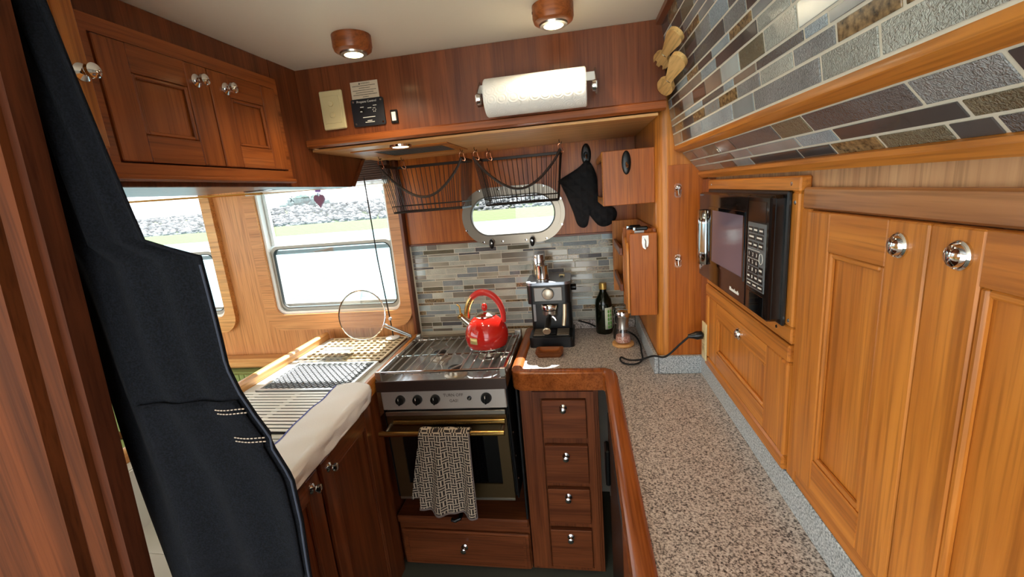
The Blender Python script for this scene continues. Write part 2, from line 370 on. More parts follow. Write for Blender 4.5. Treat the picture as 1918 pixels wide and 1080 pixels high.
# ---------------- backsplash tiles on the back wall
z = 1.343; pat = [.027, .021, .011, .028, .021, .012, .029, .020, .011, .028, .021, .011, .028, .021, .012, .029, .021, .011, .028, .021, .012, .028]
for ri, hgt in enumerate(pat):
    if z - hgt < .905: hgt = z - .905
    if hgt < .008: break
    x = -.8215; first = True
    while x < .2435:
        l = random.choice((.104, .104, .104, .052, .156)) if not first else random.choice((.035, .06, .08, .104))
        first = False; x1 = min(x + l, .2435)
        if x1 - x > .012:
            k = random.choice('MMCCGFEEOLPPT') if hgt < .026 else random.choice('MMCFPGELPE')
            if hgt < .022 and random.random() < .22: k = 'D'
            tile(wallt, frame(((x + x1) / 2, 2.0038, z - hgt / 2), (1, 0, 0), (0, 0, 1)), x1 - x - .003, hgt - .0028, k)
        x = x1
    z -= hgt
# ---------------- windows
for wi, (a, b) in enumerate(WIN):
    w = thing('window_%d' % (wi + 1), ((a + b) / 2, 1.97, ZW0), kind='structure')
    ob = rrect(a - .06, b + .055, ZW0 - .085, ZW1 + .05, .09); ib = rrect(a, b, ZW0, ZW1, .045)
    obj('casing', MB().ring(yz(ob), yz(ib), 'y', 1.958, 1.986), wood('light' if wi else 'window', 'x'), w)
    obj('jamb', MB().ring(yz(rrect(a - .004, b + .004, ZW0 - .004, ZW1 + .004, .045)), yz(rrect(a + .012, b - .012, ZW0 + .012, ZW1 - .01, .04)), 'y', 1.975, 2.04), WHITEPAINT, w)
    # lower sash with rounded top corners, upper fixed rails
    zb = 1.388
    sa = obj('sash', MB().ring(yz(rrect(a + .008, b - .008, ZW0 + .006, zb, .045)), yz(rrect(a + .027, b - .027, ZW0 + .028, zb - .015, .034)), 'y', 1.992, 2.008), P('sash_grey', (164, 160, 150), .45, .3), w)
    obj('pane', B(a + .02, b - .02, 1.999, 2.001, ZW0 + .02, zb - .01, 0), PANE, sa)
    obj('meeting_rail', B(a + .02, b - .02, 2.012, 2.03, zb - .045, zb - .025), P('rail_grey', (92, 96, 94), .45, .3), w)
    obj('gasket', MB().ring(yz(rrect(a + .0265, b - .0265, ZW0 + .0275, zb - .0145, .034)), yz(rrect(a + .030, b - .030, ZW0 + .031, zb - .018, .032)), 'y', 1.990, 2.004), P('gasket_dark', (50, 52, 52), .7), sa)
    obj('bottom_rail', B(a + .02, b - .02, 2.012, 2.026, ZW0 + .03, ZW0 + .046), P('rail_pale', (150, 150, 146), .45, .3), w)
    obj('track', MB().box(a + .012, a + .030, 2.008, 2.03, zb, ZW1).box(b - .030, b - .012, 2.008, 2.03, zb, ZW1), ALU, w)
    obj('upper_pane', B(a + .02, b - .02, 2.018, 2.020, zb - .03, ZW1, 0), PANE, w)
pw = thing('window_4', (-.305, 1.99, 1.327), kind='structure')
obj('flange', MB().ring(yz(rrect(-.541, -.066, 1.327, 1.587, .129, 12)), yz(rrect(-.508, -.100, 1.360, 1.556, .096, 12)), 'y', 1.975, 1.991), DSTEEL, pw)
obj('inner_rim', MB().ring(yz(rrect(-.522, -.085, 1.345, 1.570, .111, 12)), yz(rrect(-.500, -.108, 1.368, 1.549, .089, 12)), 'y', 1.966, 1.976), DSTEEL, pw)
obj('rubber_seal', MB().ring(yz(rrect(-.502, -.106, 1.366, 1.551, .091, 12)), yz(rrect(-.494, -.114, 1.374, 1.543, .084, 12)), 'y', 1.970, 1.990), P('seal', (120, 118, 112), .7), pw)
obj('pane', MB().prism(yz(rrect(-.498, -.110, 1.370, 1.547, .087, 10)), 'y', 1.984, 1.987), PANE, pw)
for sx in (-.508, -.45, -.36, -.25, -.155, -.098):
    for top in (0, 1):
        zz = (1.341, 1.576)[top] if -.5 < sx < -.1 else (1.40, 1.515)[top]
        if sx in (-.508, -.098): sx2 = sx - .016 if sx < -.3 else sx + .016
        else: sx2 = sx
        obj('screw', MB().lathe([(.0055, 0), (.005, .0018), (.001, .0024)], (sx2, 1.9752, zz), (0, -1, 0), 10), CHROME, pw)
for kx in (-.405, -.218):
    k = obj('dog_latch', MB().lathe([(.012, 0), (.010, .012), (.006, .016), (.006, .030)], (kx, 1.972, 1.345), (0, -1, 0), 14), STEEL, pw)
    obj('latch_handle', MB().sphere((kx, 1.936, 1.336), .012, 14, (.95, .7, 1.9)), BLACK, k)
    obj('latch_cap', MB().lathe([(.006, 0), (.004, .003), (.0005, .0035)], (kx, 1.9285, 1.340), (0, -1, 0), 12), CHROME, k)
# sill ledge and pleated blind
obj('trim_9', MB().box(-3.4, -1.345, 1.90, 1.985, .765, .815, .012), wood('light', 'x'), kind='structure')
bl = thing('window_blind', (-1.2, 1.93, 1.66), 'dark slatted blind gathered at the top of the galley window', 'blind')
for i in range(9): obj('slat', B(-1.60, -.850, 1.925, 1.955, 1.666 + i * .0098, 1.6755 + i * .0098, .002), P('blind_brown', (74, 48, 36), .6), bl)
obj('bottom_rail', B(-1.60, -.862, 1.930, 1.950, 1.645, 1.664, .003), ALU, bl)

# ================================================================ RIGHT SIDE
# ---- L-shaped granite counter
ct = thing('countertop', (.2, 1.2, .86), 'speckled grey granite counter along the right wall with wooden rim', 'counter')
obj('slab', MB().prism([(.100, -.35), (.399, -.35), (.399, 1.474), (.244, 1.474), (.244, 1.999), (-.250, 1.999), (-.250, 1.492), (.100, 1.492)], 'z', .868, .900), GRANITE, ct, smooth=0)
obj('upstand', B(.384, .3985, -.35, 1.460, .9005, .965, .002), LIP, ct)
obj('upstand', B(.246, .398, 1.460, 1.4745, .9005, .965, .002), LIP, ct)
obj('upstand', B(.230, .2445, 1.460, 1.985, .9005, .965, .002), LIP, ct)
obj('upstand', B(-.245, .229, 1.985, 1.9985, .9005, .942, .002), GRANITE, ct)
def rimprof(w, h0, h1): return [(-w, h0), (-w, h1 - .008), (-w * .72, h1 - .002), (-w * .35, h1), (w * .35, h1), (w * .72, h1 - .002), (w, h1 - .008), (w, h0)]
rim = MB(); pr = rimprof(.021, .838, .912)
path = [(-.264, 1.985), (-.264, 1.515), (-.256, 1.498), (-.238, 1.487), (.058, 1.487), (.071, 1.478), (.079, 1.462), (.081, 1.44), (.081, -.35)]
def sweep(path, prof):
    mb = MB(); n = len(prof); v = []
    for i, p in enumerate(path):
        p = Vector(p); a = (p - Vector(path[i - 1])).normalized() if i else None; b = (Vector(path[i + 1]) - p).normalized() if i < len(path) - 1 else None
        t = ((a or b) + (b or a)).normalized(); nn = Vector((t[1], -t[0])); k = 1 / max(.5, nn.dot(Vector(((a or b)[1], -(a or b)[0]))))
        for o, z_ in prof: v.append((p[0] + nn[0] * o * k, p[1] + nn[1] * o * k, z_))
    f = [(i * n + j, i * n + (j + 1) % n, (i + 1) * n + (j + 1) % n, (i + 1) * n + j) for i in range(len(path) - 1) for j in range(n)]
    f += [tuple(range(n)), tuple(range((len(path) - 1) * n, len(path) * n))]
    return mb.add(v, f)
obj('wooden_rim', sweep(path, pr), wood('teak', 'y', .2), ct, smooth=40)
# ---- drawer unit under the counter
du = thing('drawer_unit', (-.11, 1.7, 0), 'narrow shaded-tone teak base unit of four small drawers beside the stove', 'cabinet')
obj('carcass', MB().box(-.262, .035, 1.513, 1.98, .0, .8365), wood('red', 'z'), du)
obj('face_frame', MB().ring(yz([(.026, .8365), (-.257, .8365), (-.257, .02), (.026, .02)]), yz([(-.012, .79), (-.182, .79), (-.182, .035), (-.012, .035)]), 'y', 1.504, 1.513), wood('red', 'z'), du, smooth=0)
obj('frame_moulding', MB().ring(yz([(.017, .818), (-.212, .818), (-.212, .022), (.017, .022)]), yz([(-.008, .792), (-.184, .792), (-.184, .032), (-.008, .032)]), 'y', 1.496, 1.505), wood('red', 'z'), du, smooth=0)
for zt, zb_, kz in ((.786, .627, .756), (.593, .430, .553), (.403, .247, .372), (.214, .037, .185)):
    d = obj('drawer', B(-.178, -.013, 1.490, 1.512, zb_, zt, .002), wood('red', 'x'), du)
    make_knob(d, (-.097, 1.490, kz), (0, -1, 0), s=.95)
# ---- black refrigerator further along under the counter
fr = thing('refrigerator', (.24, 1.2, .02), 'black under-counter refrigerator beside the four drawers', 'refrigerator')
obj('body', B(.085, .39, .85, 1.44, .04, .835, .004), BLACKM, fr)
dr_ = obj('door', B(.062, .086, .86, 1.43, .06, .78, .006), P('fridge_door', (26, 24, 24), .35), fr)
obj('handle', B(.046, .063, 1.36, 1.43, .52, .66, .005), BLACK, dr_)
obj('handle_plate', B(.0585, .063, 1.37, 1.425, .475, .515, .002), STEEL, dr_)
obj('base_panel', B(.06, .1, -.35, .845, 0, .836), wood('red', 'z'), fr)
# ---- right wall cabinet with two doors
bc = thing('wall_cabinet', (.39, .3, .966), 'teak built-in cabinet in the lit tone with two tall panelled doors on right wall', 'cabinet')
obj('face_frame', MB().box(.384, .3995, -.35, .836, 1.490, 1.526, .003), wood('rail', 'y'), bc)
obj('face_frame', MB().box(.384, .3995, .800, .836, .968, 1.4898, .002), wood('gold', 'z'), bc)
obj('face_frame', MB().box(.384, .3995, -.35, .7998, .968, 1.002, .002), wood('gold', 'y'), bc)
obj('back_panel', B(.392, .3995, -.35, .7998, 1.0022, 1.4898, .0005), wood('red', 'z'), bc)
ZD0, ZD1 = 1.004, 1.4885
panel_door('door', bc, (.376, .799, ZD0), (0, -1, 0), (0, 0, 1), .2605, ZD1 - ZD0, 'gold', (.066, .060), knob=(.219, ZD1 - ZD0 - .029), kstyle='button', lab='teak door with a round chrome latch, nearer the microwave')
panel_door('door', bc, (.376, .536, ZD0), (0, -1, 0), (0, 0, 1), .2605, ZD1 - ZD0, 'gold', (.066, .055), knob=(.042, ZD1 - ZD0 - .028), kstyle='button', lab='teak door with a round chrome latch, nearer the camera')
panel_door('door', bc, (.376, .273, ZD0), (0, -1, 0), (0, 0, 1), .2605, ZD1 - ZD0, 'gold', (.066, .055), kstyle='button')
# ---- microwave surround and drawer
ac = thing('appliance_cabinet', (.39, 1.1, .966), 'teak surround around the microwave with one wide drawer below it', 'cabinet')
for a_ in ((.838, 1.39, 1.5182, 1.546, 'y'), (.838, .866, 1.2685, 1.5180, 'z'), (.838, 1.39, 1.236, 1.2682, 'y'), (1.352, 1.39, 1.2685, 1.5180, 'z')): obj('surround', B(.379, .3995, *a_[:4], b=.003), wood('gold', a_[4]), ac)
obj('back_panel', B(.393, .3995, .866, 1.352, 1.268, 1.5178, .0005), wood('teak', 'z'), ac)
obj('surround', B(.384, .3995, 1.39, 1.472, .968, 1.55, .001), wood('teak', 'z'), ac)
for y_, z_ in ((.852, 1.50), (.852, 1.28), (.90, 1.253), (1.36, 1.533), (.87, 1.533)): obj('screw', MB().lathe([(.004, 0), (.003, .001)], (.379, y_, z_), (-1, 0, 0), 10), CHROME, ac)
for a_ in ((.838, 1.39, 1.1982, 1.234, 'y'), (.838, 1.39, .968, .9998, 'y'), (.838, .868, 1.0, 1.198, 'z'), (1.362, 1.39, 1.0, 1.198, 'z')): obj('drawer_frame', B(.376, .3995, *a_[:4], b=.004), wood('gold', a_[4]), ac)
panel_door('drawer', ac, (.379, 1.361, 1.001), (0, -1, 0), (0, 0, 1), .492, .196, 'gold', (.075, .045), knob=(.258, .166), kstyle='button', th=.014)
# ---- microwave
XM = .345
mw = thing('microwave', (.36, 1.108, 1.272), 'black microwave oven set into the teak wall above the drawer', 'microwave')
obj('housing', B(XM + .004, .378, .868, 1.350, 1.272, 1.514, .006), P('microwave_black', (22, 18, 17), .18), mw)
obj('mounting_flange', B(.370, .3788, .860, 1.357, 1.266, 1.521, .003), BLACK, mw)
GB = P('gloss_black', (26, 18, 15), .07)
dm = obj('door', B(XM, XM + .012, .9785, 1.350, 1.273, 1.513, .004), GB, mw)
obj('window', B(XM - .0012, XM + .002, .997, 1.222, 1.334, 1.471, .001), P('microwave_window', (104, 92, 108), .12, bumps=(500, .1, .0005)), dm)
obj('window_border', MB().ring([(.990, 1.327), (1.262, 1.327), (1.262, 1.478), (.990, 1.478)], [(.998, 1.335), (1.222, 1.335), (1.222, 1.470), (.998, 1.470)], 'x', XM - .0018, XM + .002), DGLASS, dm, smooth=0)
obj('handle', MB().grid(lambda u, v: (XM - .001 - .016 * math.sin(math.pi * u), 1.268 + .052 * u, 1.316 + .151 * v), 10, 4), P('handle_chrome', (200, 208, 212), .12, 1), dm, thick=.003)
mark = obj('round_logo', MB().lathe([(.0085, 0), (.0085, .0008)], (XM, 1.335, 1.300), (-1, 0, 0), 20), P('logo_grey', (170, 168, 168), .3, .6), dm)
obj('lettering', MB().box(XM - .0008, XM + .001, 1.015, 1.075, 1.290, 1.2955, 0).box(XM - .0008, XM + .001, 1.066, 1.075, 1.2955, 1.2985, 0).box(XM - .0008, XM + .001, 1.040, 1.043, 1.2955, 1.2985, 0).box(XM - .0008, XM + .001, 1.020, 1.023, 1.2955, 1.2985, 0), WINK, dm, smooth=0)
cp = obj('control_panel', B(XM, XM + .012, .868, .977, 1.273, 1.513, .004), GB, mw)
obj('display', B(XM - .0008, XM + .002, .884, .969, 1.462, 1.502, .001), P('display', (46, 30, 20), .08), cp)
kp = obj('keypad', B(XM - .0008, XM + .002, .880, .971, 1.325, 1.460, .001), P('keypad_grey', (92, 98, 102), .35), cp)
def key(y0, w, z0, h, t=None):
    k_ = obj('button', B(XM - .0016, XM, y0 - w, y0, z0, z0 + h, .0004), BLACK, kp)
    if t: text('numeral', t, .0105, WINK, k_, (XM - .0018, y0 - w / 2, z0 + h / 2), (0, -1, 0), (0, 0, 1), depth=.0002)
    else: obj('legend', B(XM - .0019, XM - .0015, y0 - w * .85, y0 - w * .15, z0 + h * .4, z0 + h * .68, 0), WINK, k_)
for r_, (zz, n_) in enumerate(((1.440, 3), (1.4255, 2), (1.410, 3))):
    for i in range(n_): key(.965 - i * (.080 / n_), .074 / n_ - .003, zz, .0115)
for r_, ks in enumerate(('123', '456', '789')):
    for i, c in enumerate(ks): key(.965 - i * .019, .0165, 1.389 - r_ * .0155, .013, c)
key(.965, .0165, 1.3425, .013); key(.946, .0165, 1.3425, .013, '0'); key(.927, .0165, 1.3425, .013); key(.906, .018, 1.3425, .013)
obj('start_ring', MB().tube([(XM - .0018, .897 + .0085 * math.cos(t * .3142), 1.392 + .0105 * math.sin(t * .3142)) for t in range(20)], .0006, 6, True), WINK, kp)
key(.906, .018, 1.361, .014)
for i in range(3): key(.965 - i * .028, .024, 1.328, .0105)
for zz in (1.4045, 1.3860, 1.3395): obj('divider_line', B(XM - .0012, XM, .905, .967, zz, zz + .0008, 0), WINK, kp)
obj('push_door', B(XM - .001, XM + .002, .884, .971, 1.278, 1.318, .001), DGLASS, cp)
# ---- outlet, plug and cord
ou = thing('power_outlet', (.374, 1.387, .985), 'cream power outlet low on the teak wall by the column', 'outlet')
obj('cover_plate', B(.3715, .3755, 1.364, 1.410, .985, 1.107, .0015), CREAM, ou)
for zz in (1.066, 1.022): obj('socket', B(.3702, .3716, 1.374, 1.400, zz - .013, zz + .013, .0005), P('socket_cream', (206, 188, 140), .45), ou)
for zz in (1.066, 1.022):
    for yy in (1.382, 1.392): obj('slot', B(.3698, .3703, yy - .001, yy + .001, zz - .005, zz + .006, 0), BLACK, ou)
def smooth_path(pts, k=8):
    pts = [Vector(p) for p in pts]; out = []
    for i in range(len(pts) - 1):
        p0, p1, p2, p3 = pts[max(i - 1, 0)], pts[i], pts[i + 1], pts[min(i + 2, len(pts) - 1)]
        for j in range(k):
            t = j / k; out.append(.5 * ((2 * p1) + (p2 - p0) * t + (2 * p0 - 5 * p1 + 4 * p2 - p3) * t * t + (3 * p1 - p0 - 3 * p2 + p3) * t ** 3))
    return out + [pts[-1]]
# ---- spice box on the column
sb = thing('spice_box', (.16, 1.7, 1.487), 'small teak box shelf with open left side fixed to the column', 'shelf')
obj('front_board', B(.080, .245, 1.505, 1.517, 1.487, 1.663), wood('amber', 'z'), sb)
obj('top_board', B(.080, .245, 1.517, 1.93, 1.652, 1.663), wood('teak', 'y'), sb)
obj('bottom_board', B(.080, .245, 1.517, 1.93, 1.487, 1.498), wood('gold', 'y'), sb)
obj('end_board', B(.080, .245, 1.919, 1.93, 1.498, 1.652), wood('teak', 'z'), sb)
obj('side_rail', MB().box(.078, .086, 1.507, 1.93, 1.640, 1.6635).box(.078, .086, 1.507, 1.93, 1.487, 1.512).box(.078, .086, 1.507, 1.525, 1.512, 1.64), wood('gold', 'y'), sb)
for i, (c, y_) in enumerate((((206, 214, 190), 1.58), ((190, 170, 120), 1.66), ((214, 206, 190), 1.74))):
    j = thing('spice_jar', (.115, y_, 1.498), ('pale green spice jar, nearest in the small box shelf', 'yellowish spice jar, second in the small box shelf', 'cream spice jar, deepest in the small box shelf')[i], 'jar', 'jars in the spice box')
    obj('glass_body', MB().lathe([(.021, 0), (.022, .004), (.022, .07), (.017, .08)], (.115, y_, 1.4985), (0, 0, 1), 18), P('jar%d' % i, c, .25), j)
    obj('lid', MB().lathe([(.019, .08), (.019, .098), (.017, .1)], (.115, y_, 1.4985), (0, 0, 1), 18), P('jar_lid', (70, 110, 60), .4), j)
def oval_hook(c, n, label, h=.042, w=.019):
    t = thing('oval_hook', c, label, 'hook', 'black oval stick-on hooks'); c = Vector(c); n = Vector(n)
    sc = (w, .006, h) if abs(n[1]) > .5 else (.006, w, h)
    obj('base', MB().sphere(c + Vector((0, 0, h)), 1, 24, sc), BLACK, t)
    obj('prong', MB().tube(smooth_path([c + n * .004 + Vector((0, 0, h * 1.0)), c + n * .010 + Vector((0, 0, h * .75)), c + n * .020 + Vector((0, 0, h * .62)), c + n * .026 + Vector((0, 0, h * .8))], 5), .004, 8), P('hook_steel', (200, 200, 200), .15, 1), t)
oval_hook((.156, 1.501, 1.584), (0, -1, 0), 'black oval stick-on hook on the front of the box shelf', .038, .015)
oval_hook((.038, 1.984, 1.645), (0, -1, 0), 'black oval stick-on hook holding up the oven mitt', .046, .021)
# ---- oven mitt
def mitt_outline():
    return [(.036, 1.668), (-.002, 1.636), (-.085, 1.592), (-.080, 1.578), (-.055, 1.520), (-.030, 1.450), (-.016, 1.400), (.000, 1.381), (.018, 1.378), (.032, 1.390), (.036, 1.415), (.040, 1.432),
            (.058, 1.408), (.078, 1.385), (.100, 1.377), (.128, 1.383), (.152, 1.405), (.160, 1.430), (.150, 1.455), (.120, 1.475), (.095, 1.500), (.085, 1.560), (.075, 1.610), (.058, 1.650)]
pl = mitt_outline(); cx = sum(p[0] for p in pl) / len(pl); cz = sum(p[1] for p in pl) / len(pl); mm = MB()
rings = [(1, 1.978), (1.0, 1.968), (.93, 1.957), (.75, 1.948), (.4, 1.944), (.02, 1.943)]
v = []; n = len(pl)
sp = smooth_path([(p[0], 0, p[1]) for p in pl + pl[:1]], 3)[:-1]; n = len(sp)
for k_, y_ in rings: v += [((p[0] - cx) * k_ + cx, y_, (p[2] - cz) * k_ + cz) for p in sp]
mm.add(v, [(r * n + i, r * n + (i + 1) % n, (r + 1) * n + (i + 1) % n, (r + 1) * n + i) for r in range(len(rings) - 1) for i in range(n)] + [tuple(range(n))])
def quilt():
    m_, nt, b = mat('quilted_black'); b.inputs['Base Color'].default_value = lin((20, 20, 24)); b.inputs['Roughness'].default_value = .85
    v = coords(nt, (26, 26, 26), False, (0, math.radians(45), 0)); w1 = nd(nt, 'ShaderNodeTexWave', wave_type='BANDS', bands_direction='X', i_Scale=.32); w2 = nd(nt, 'ShaderNodeTexWave', wave_type='BANDS', bands_direction='Z', i_Scale=.32)
    nt.links.new(v, w1.inputs['Vector']); nt.links.new(v, w2.inputs['Vector']); mn = nd(nt, 'ShaderNodeMath', operation='MINIMUM'); nt.links.new(w1.outputs['Fac'], mn.inputs[0]); nt.links.new(w2.outputs['Fac'], mn.inputs[1])
    bump(nt, b, mn.outputs[0], .5, .008); return m_
om = thing('oven_mitt', (.036, 1.96, 1.378), 'black quilted oven mitt hanging beside the porthole', 'oven mitt')
obj('mitt', mm, quilt(), om, smooth=60)
obj('hanging_loop', MB().tube([(.036 + .008 * math.sin(t * .6), 1.962, 1.672 + .014 - .014 * math.cos(t * .6)) for t in range(10)], .0025, 6), BLACKM, om)
# ---- knife rack
kr = thing('knife_rack', (.2, 1.7, 1.11), 'teak knife rack of upright boards fixed to the left of the column', 'rack')
obj('board', B(.158, .246, 1.478, 1.490, 1.110, 1.392), wood('amber', 'z'), kr)
obj('board', B(.155, .246, 1.530, 1.540, 1.115, 1.400), wood('amber', 'z'), kr)
obj('board', B(.148, .246, 1.590, 1.600, 1.120, 1.405), wood('amber', 'z'), kr)
obj('board', B(.133, .246, 1.905, 1.915, 1.100, 1.405), wood('gold', 'z'), kr)
obj('back_board', B(.236, .2445, 1.49, 1.905, 1.115, 1.405), wood('teak', 'z'), kr)
for y_, z1 in ((1.505, 1.360), (1.560, 1.372), (1.625, 1.385)):
    obj('picket', MB().prism([(y_ - .014, 1.115), (y_ + .014, 1.115), (y_ + .014, z1 - .03), (y_ + .008, z1 - .008), (y_, z1), (y_ - .008, z1 - .008), (y_ - .014, z1 - .03)], 'x', .149, .156), wood('gold', 'z'), kr)
for z_ in (1.300, 1.165): 
    obj('rail', B(.136, .147, 1.615, 1.905, z_, z_ + .028), wood('red', 'y'), kr)
    obj('shelf', B(.147, .236, 1.605, 1.905, z_, z_ + .008), wood('red', 'y'), kr)
for y_, x_ in ((1.512, .20), (1.575, .185)): 
    k_ = thing('kitchen_knife', (x_, y_, 1.17), 'black-handled knife in the %s slot of the rack' % ('front' if y_ < 1.55 else 'second'), 'knife', 'knives in the rack')
    obj('handle', B(x_ - .018, x_ + .022, y_ - .007, y_ + .007, 1.398, 1.412, .004), BLACK, k_)
    obj('bolster', B(x_ - .026, x_ - .018, y_ - .005, y_ + .005, 1.398, 1.411, .002), CHROME, k_)
    obj('blade', B(x_ - .022, x_ + .01, y_ - .001, y_ + .001, 1.18, 1.398, .0004), STEEL, k_)
bo = thing('chrome_hook', (.207, 1.475, 1.335), 'small chrome hook plate on the front of the knife rack', 'hook')
obj('plate', MB().prism(yz(rrect(.197, .219, 1.350, 1.384, .008) if 0 else [(.198, 1.384), (.197, 1.36), (.2, 1.345), (.208, 1.338), (.216, 1.345), (.219, 1.36), (.218, 1.384)]), 'y', 1.4745, 1.4775), P('pale_chrome', (230, 230, 224), .2, .8), bo)
obj('prong', MB().tube(smooth_path([(.2005, 1.474, 1.379), (.208, 1.470, 1.368), (.208, 1.466, 1.352), (.209, 1.463, 1.344), (.213, 1.460, 1.348)], 5), .0018, 6), CHROME, bo)
for i, zz in enumerate((1.523, 1.296)):
    hk = thing('clear_hook', (.310, 1.47, zz - .022), 'clear stick-on hook on the column, %s' % ('above, beside the tiled slope' if i == 0 else 'below, left of the microwave door'), 'hook', 'clear hooks on the column')
    obj('base', MB().prism(yz(rrect(.299, .321, zz - .024, zz + .020, .008)), 'y', 1.4695, 1.4722), CLEAR, hk)
    obj('prong', MB().lathe([(.004, 0), (.007, .004), (.009, .008), (.004, .012)], (.31, 1.4695, zz + .006), (0, -1, 0), 14), CHROME, hk)
    obj('prong_tip', MB().tube([(.31, 1.462, zz), (.31, 1.459, zz - .012), (.311, 1.456, zz - .018)], .003, 8), CHROME, hk)
# ---- wooden fork and spoon on the tiles
def utensil(kind, y0, s0, ang, lab):
    a = Vector((UA[0], 0, UA[1])); b = Vector((UB[0], 0, UB[1])); u = (b - a).normalized(); nrm = Vector((-u[2], 0, u[0]))
    o = a + u * s0 + Vector((0, y0, 0)) + nrm * .026
    e = (Vector((0, -1, 0)) * math.cos(ang) + u * math.sin(ang)); nf = (nrm * .62 + Vector((0, -1, 0)) * .5 - Vector((0, 0, 1)) * .55); nf = (nf - e * nf.dot(e)).normalized(); M = frame(o, e, nf.cross(e)) @ Matrix.Scale(.86, 4)
    t = thing('wooden_%s' % kind, o, lab, kind)
    hd = [(0, 0.020), (.03, .027), (.055, .028), (.08, .022), (.10, .013)]
    left = [(x, w) for x, w in hd] + [(.13, .013), (.19, .019), (.235, .024), (.262, .023), (.280, .013)]
    if kind == 'fork': outl = [(-.006, .019), (.022, .0165), (.022, .010), (-.008, .007), (-.008, -.004), (.022, -.007), (.022, -.013), (-.006, -.018)]
    else: outl = [(-.010, .016), (-.016, .008), (-.018, 0), (-.016, -.008), (-.010, -.016)]
    sl = [(p[0], p[1]) for p in smooth_path([(x, w, 0) for x, w in left], 4)]
    poly = [(.2845, .005), (.2845, -.005)][::-1] and ([(.284, .006)] + sl[::-1] + outl + [(x, -w) for x, w in sl] + [(.284, -.006)])
    obj('handle_and_head', MB().prism(poly, 'z', -.006, .006).xf(M), wood('carved', 'y', .5), t)
    obj('wire_tie', MB().tube([M @ Vector((.103, .0125 * math.cos(q * .628), .0068 * math.sin(q * .628))) for q in range(10)], .0015, 6, True), CHROME, t)
    obj('hook_pin', MB().cyl(M @ Vector((.115, 0, -.030)), M @ Vector((.115, 0, -.004)), .005, 10), WHITE, t)
utensil('fork', 1.388, .222, .04, 'carved wooden fork hung on the tiled slope')
utensil('spoon', 1.388, .150, .12, 'carved wooden spoon hung on the tiled slope under the fork')

# ================================================================ COUNTER OBJECTS
em = thing('espresso_machine', (-.147, 1.85, .9), 'black espresso machine with steel dial panel on the granite counter', 'coffee machine')
EB = P('espresso_black', (20, 21, 24), .32)
obj('base', MB().prism([(x, y) for x, y in rrect(-.239, -.048, 1.742, 1.970, .018)], 'z', .9005, .930), EB, em)
obj('drip_tray', MB().prism([(x, y) for x, y in rrect(-.238, -.055, 1.738, 1.86, .012)], 'z', .931, .947), BLACK, em)
gr = obj('drip_grid', B(-.226, -.066, 1.752, 1.855, .9472, .950, .001), BLACKM, em)
for i in range(7):
    for a, b in ((-.222, -.172), (-.122, -.070)): obj('grid_bar', B(a, b, 1.758 + i * .0135, 1.763 + i * .0135, .9502, .953, .0005), DSTEEL, gr)
obj('tray_emblem', B(-.166, -.128, 1.775, 1.825, .9502, .954, .001), BLACK, gr)
obj('back_body', MB().prism([(x, y) for x, y in rrect(-.236, -.056, 1.855, 1.972, .02)], 'z', .93, 1.10), EB, em)
obj('head', MB().prism([(x, y) for x, y in rrect(-.240, -.056, 1.775, 1.975, .025)], 'z', 1.085, 1.166), EB, em)
obj('cup_warmer', MB().prism([(x, y) for x, y in rrect(-.242, -.054, 1.772, 1.978, .028)], 'z', 1.1665, 1.178), P('warmer_steel', (150, 156, 168), .3, .85), em)
fpn = obj('dial_panel', B(-.208, -.090, 1.770, 1.776, 1.098, 1.158, .002), P('dial_panel', (140, 136, 132), .45, .8), em)
obj('dial', MB().lathe([(.0235, 0), (.0225, .012), (.019, .014), (.0005, .0142)], (-.149, 1.770, 1.130), (0, -1, 0), 28), P('dial_steel', (206, 196, 178), .35, .7), fpn)
obj('dial_ring', MB().lathe([(.0262, 0), (.0262, .003)], (-.149, 1.7702, 1.130), (0, -1, 0), 28), BLACK, fpn)
obj('steam_knob', MB().lathe([(.012, 0), (.014, .006), (.014, .022), (.012, .024)], (-.0555, 1.86, 1.135), (1, 0, 0), 18), BLACK, em)
obj('name_plate', B(-.170, -.128, 1.8525, 1.8555, 1.062, 1.075, .002), CHROME, em); obj('name_plate_inner', B(-.167, -.131, 1.8515, 1.8528, 1.0645, 1.0725, .0005), BLACK, em)
obj('group_head', MB().lathe([(.036, 0), (.038, .012), (.034, .024), (.026, .03)], (-.149, 1.812, 1.055), (0, 0, 1), 26), CHROME, em)
pf = obj('portafilter', MB().lathe([(.026, 0), (.033, .006), (.034, .024), (.03, .026)], (-.149, 1.812, 1.026), (0, 0, 1), 26), STEEL, em)
obj('portafilter_handle', MB().tube(smooth_path([(-.149, 1.80, 1.036), (-.152, 1.765, 1.024), (-.155, 1.735, 1.008), (-.158, 1.702, .992)], 5), [.010] * 6 + [.0125] * 10, 12), BLACK, pf)
obj('handle_cap', MB().lathe([(.0165, 0), (.0165, .005), (.014, .007)], (-.158, 1.700, .991), (0, -.9, -.35), 22), P('cap_steel', (214, 200, 172), .3, .8), pf)
obj('spout', MB().tube([(-.149, 1.812, 1.026), (-.13, 1.806, 1.012), (-.124, 1.806, 1.0)], .006, 8), CHROME, pf)
obj('steam_sleeve', MB().tube([(-.083, 1.80, 1.075), (-.085, 1.79, 1.03), (-.091, 1.782, .985)], .0085, 12), P('sleeve', (222, 206, 174), .3, .7), em)
obj('water_window', B(-.226, -.214, 1.8515, 1.8555, .985, 1.075, .003), P('water_window', (150, 150, 154), .2), em)
obj('power_switch', MB().box(-.105, -.080, 1.88, 1.90, 1.178, 1.188, .002), CREAM, em); obj('switch_rocker', B(-.100, -.087, 1.872, 1.88, 1.178, 1.184, .001), BLACK, em)
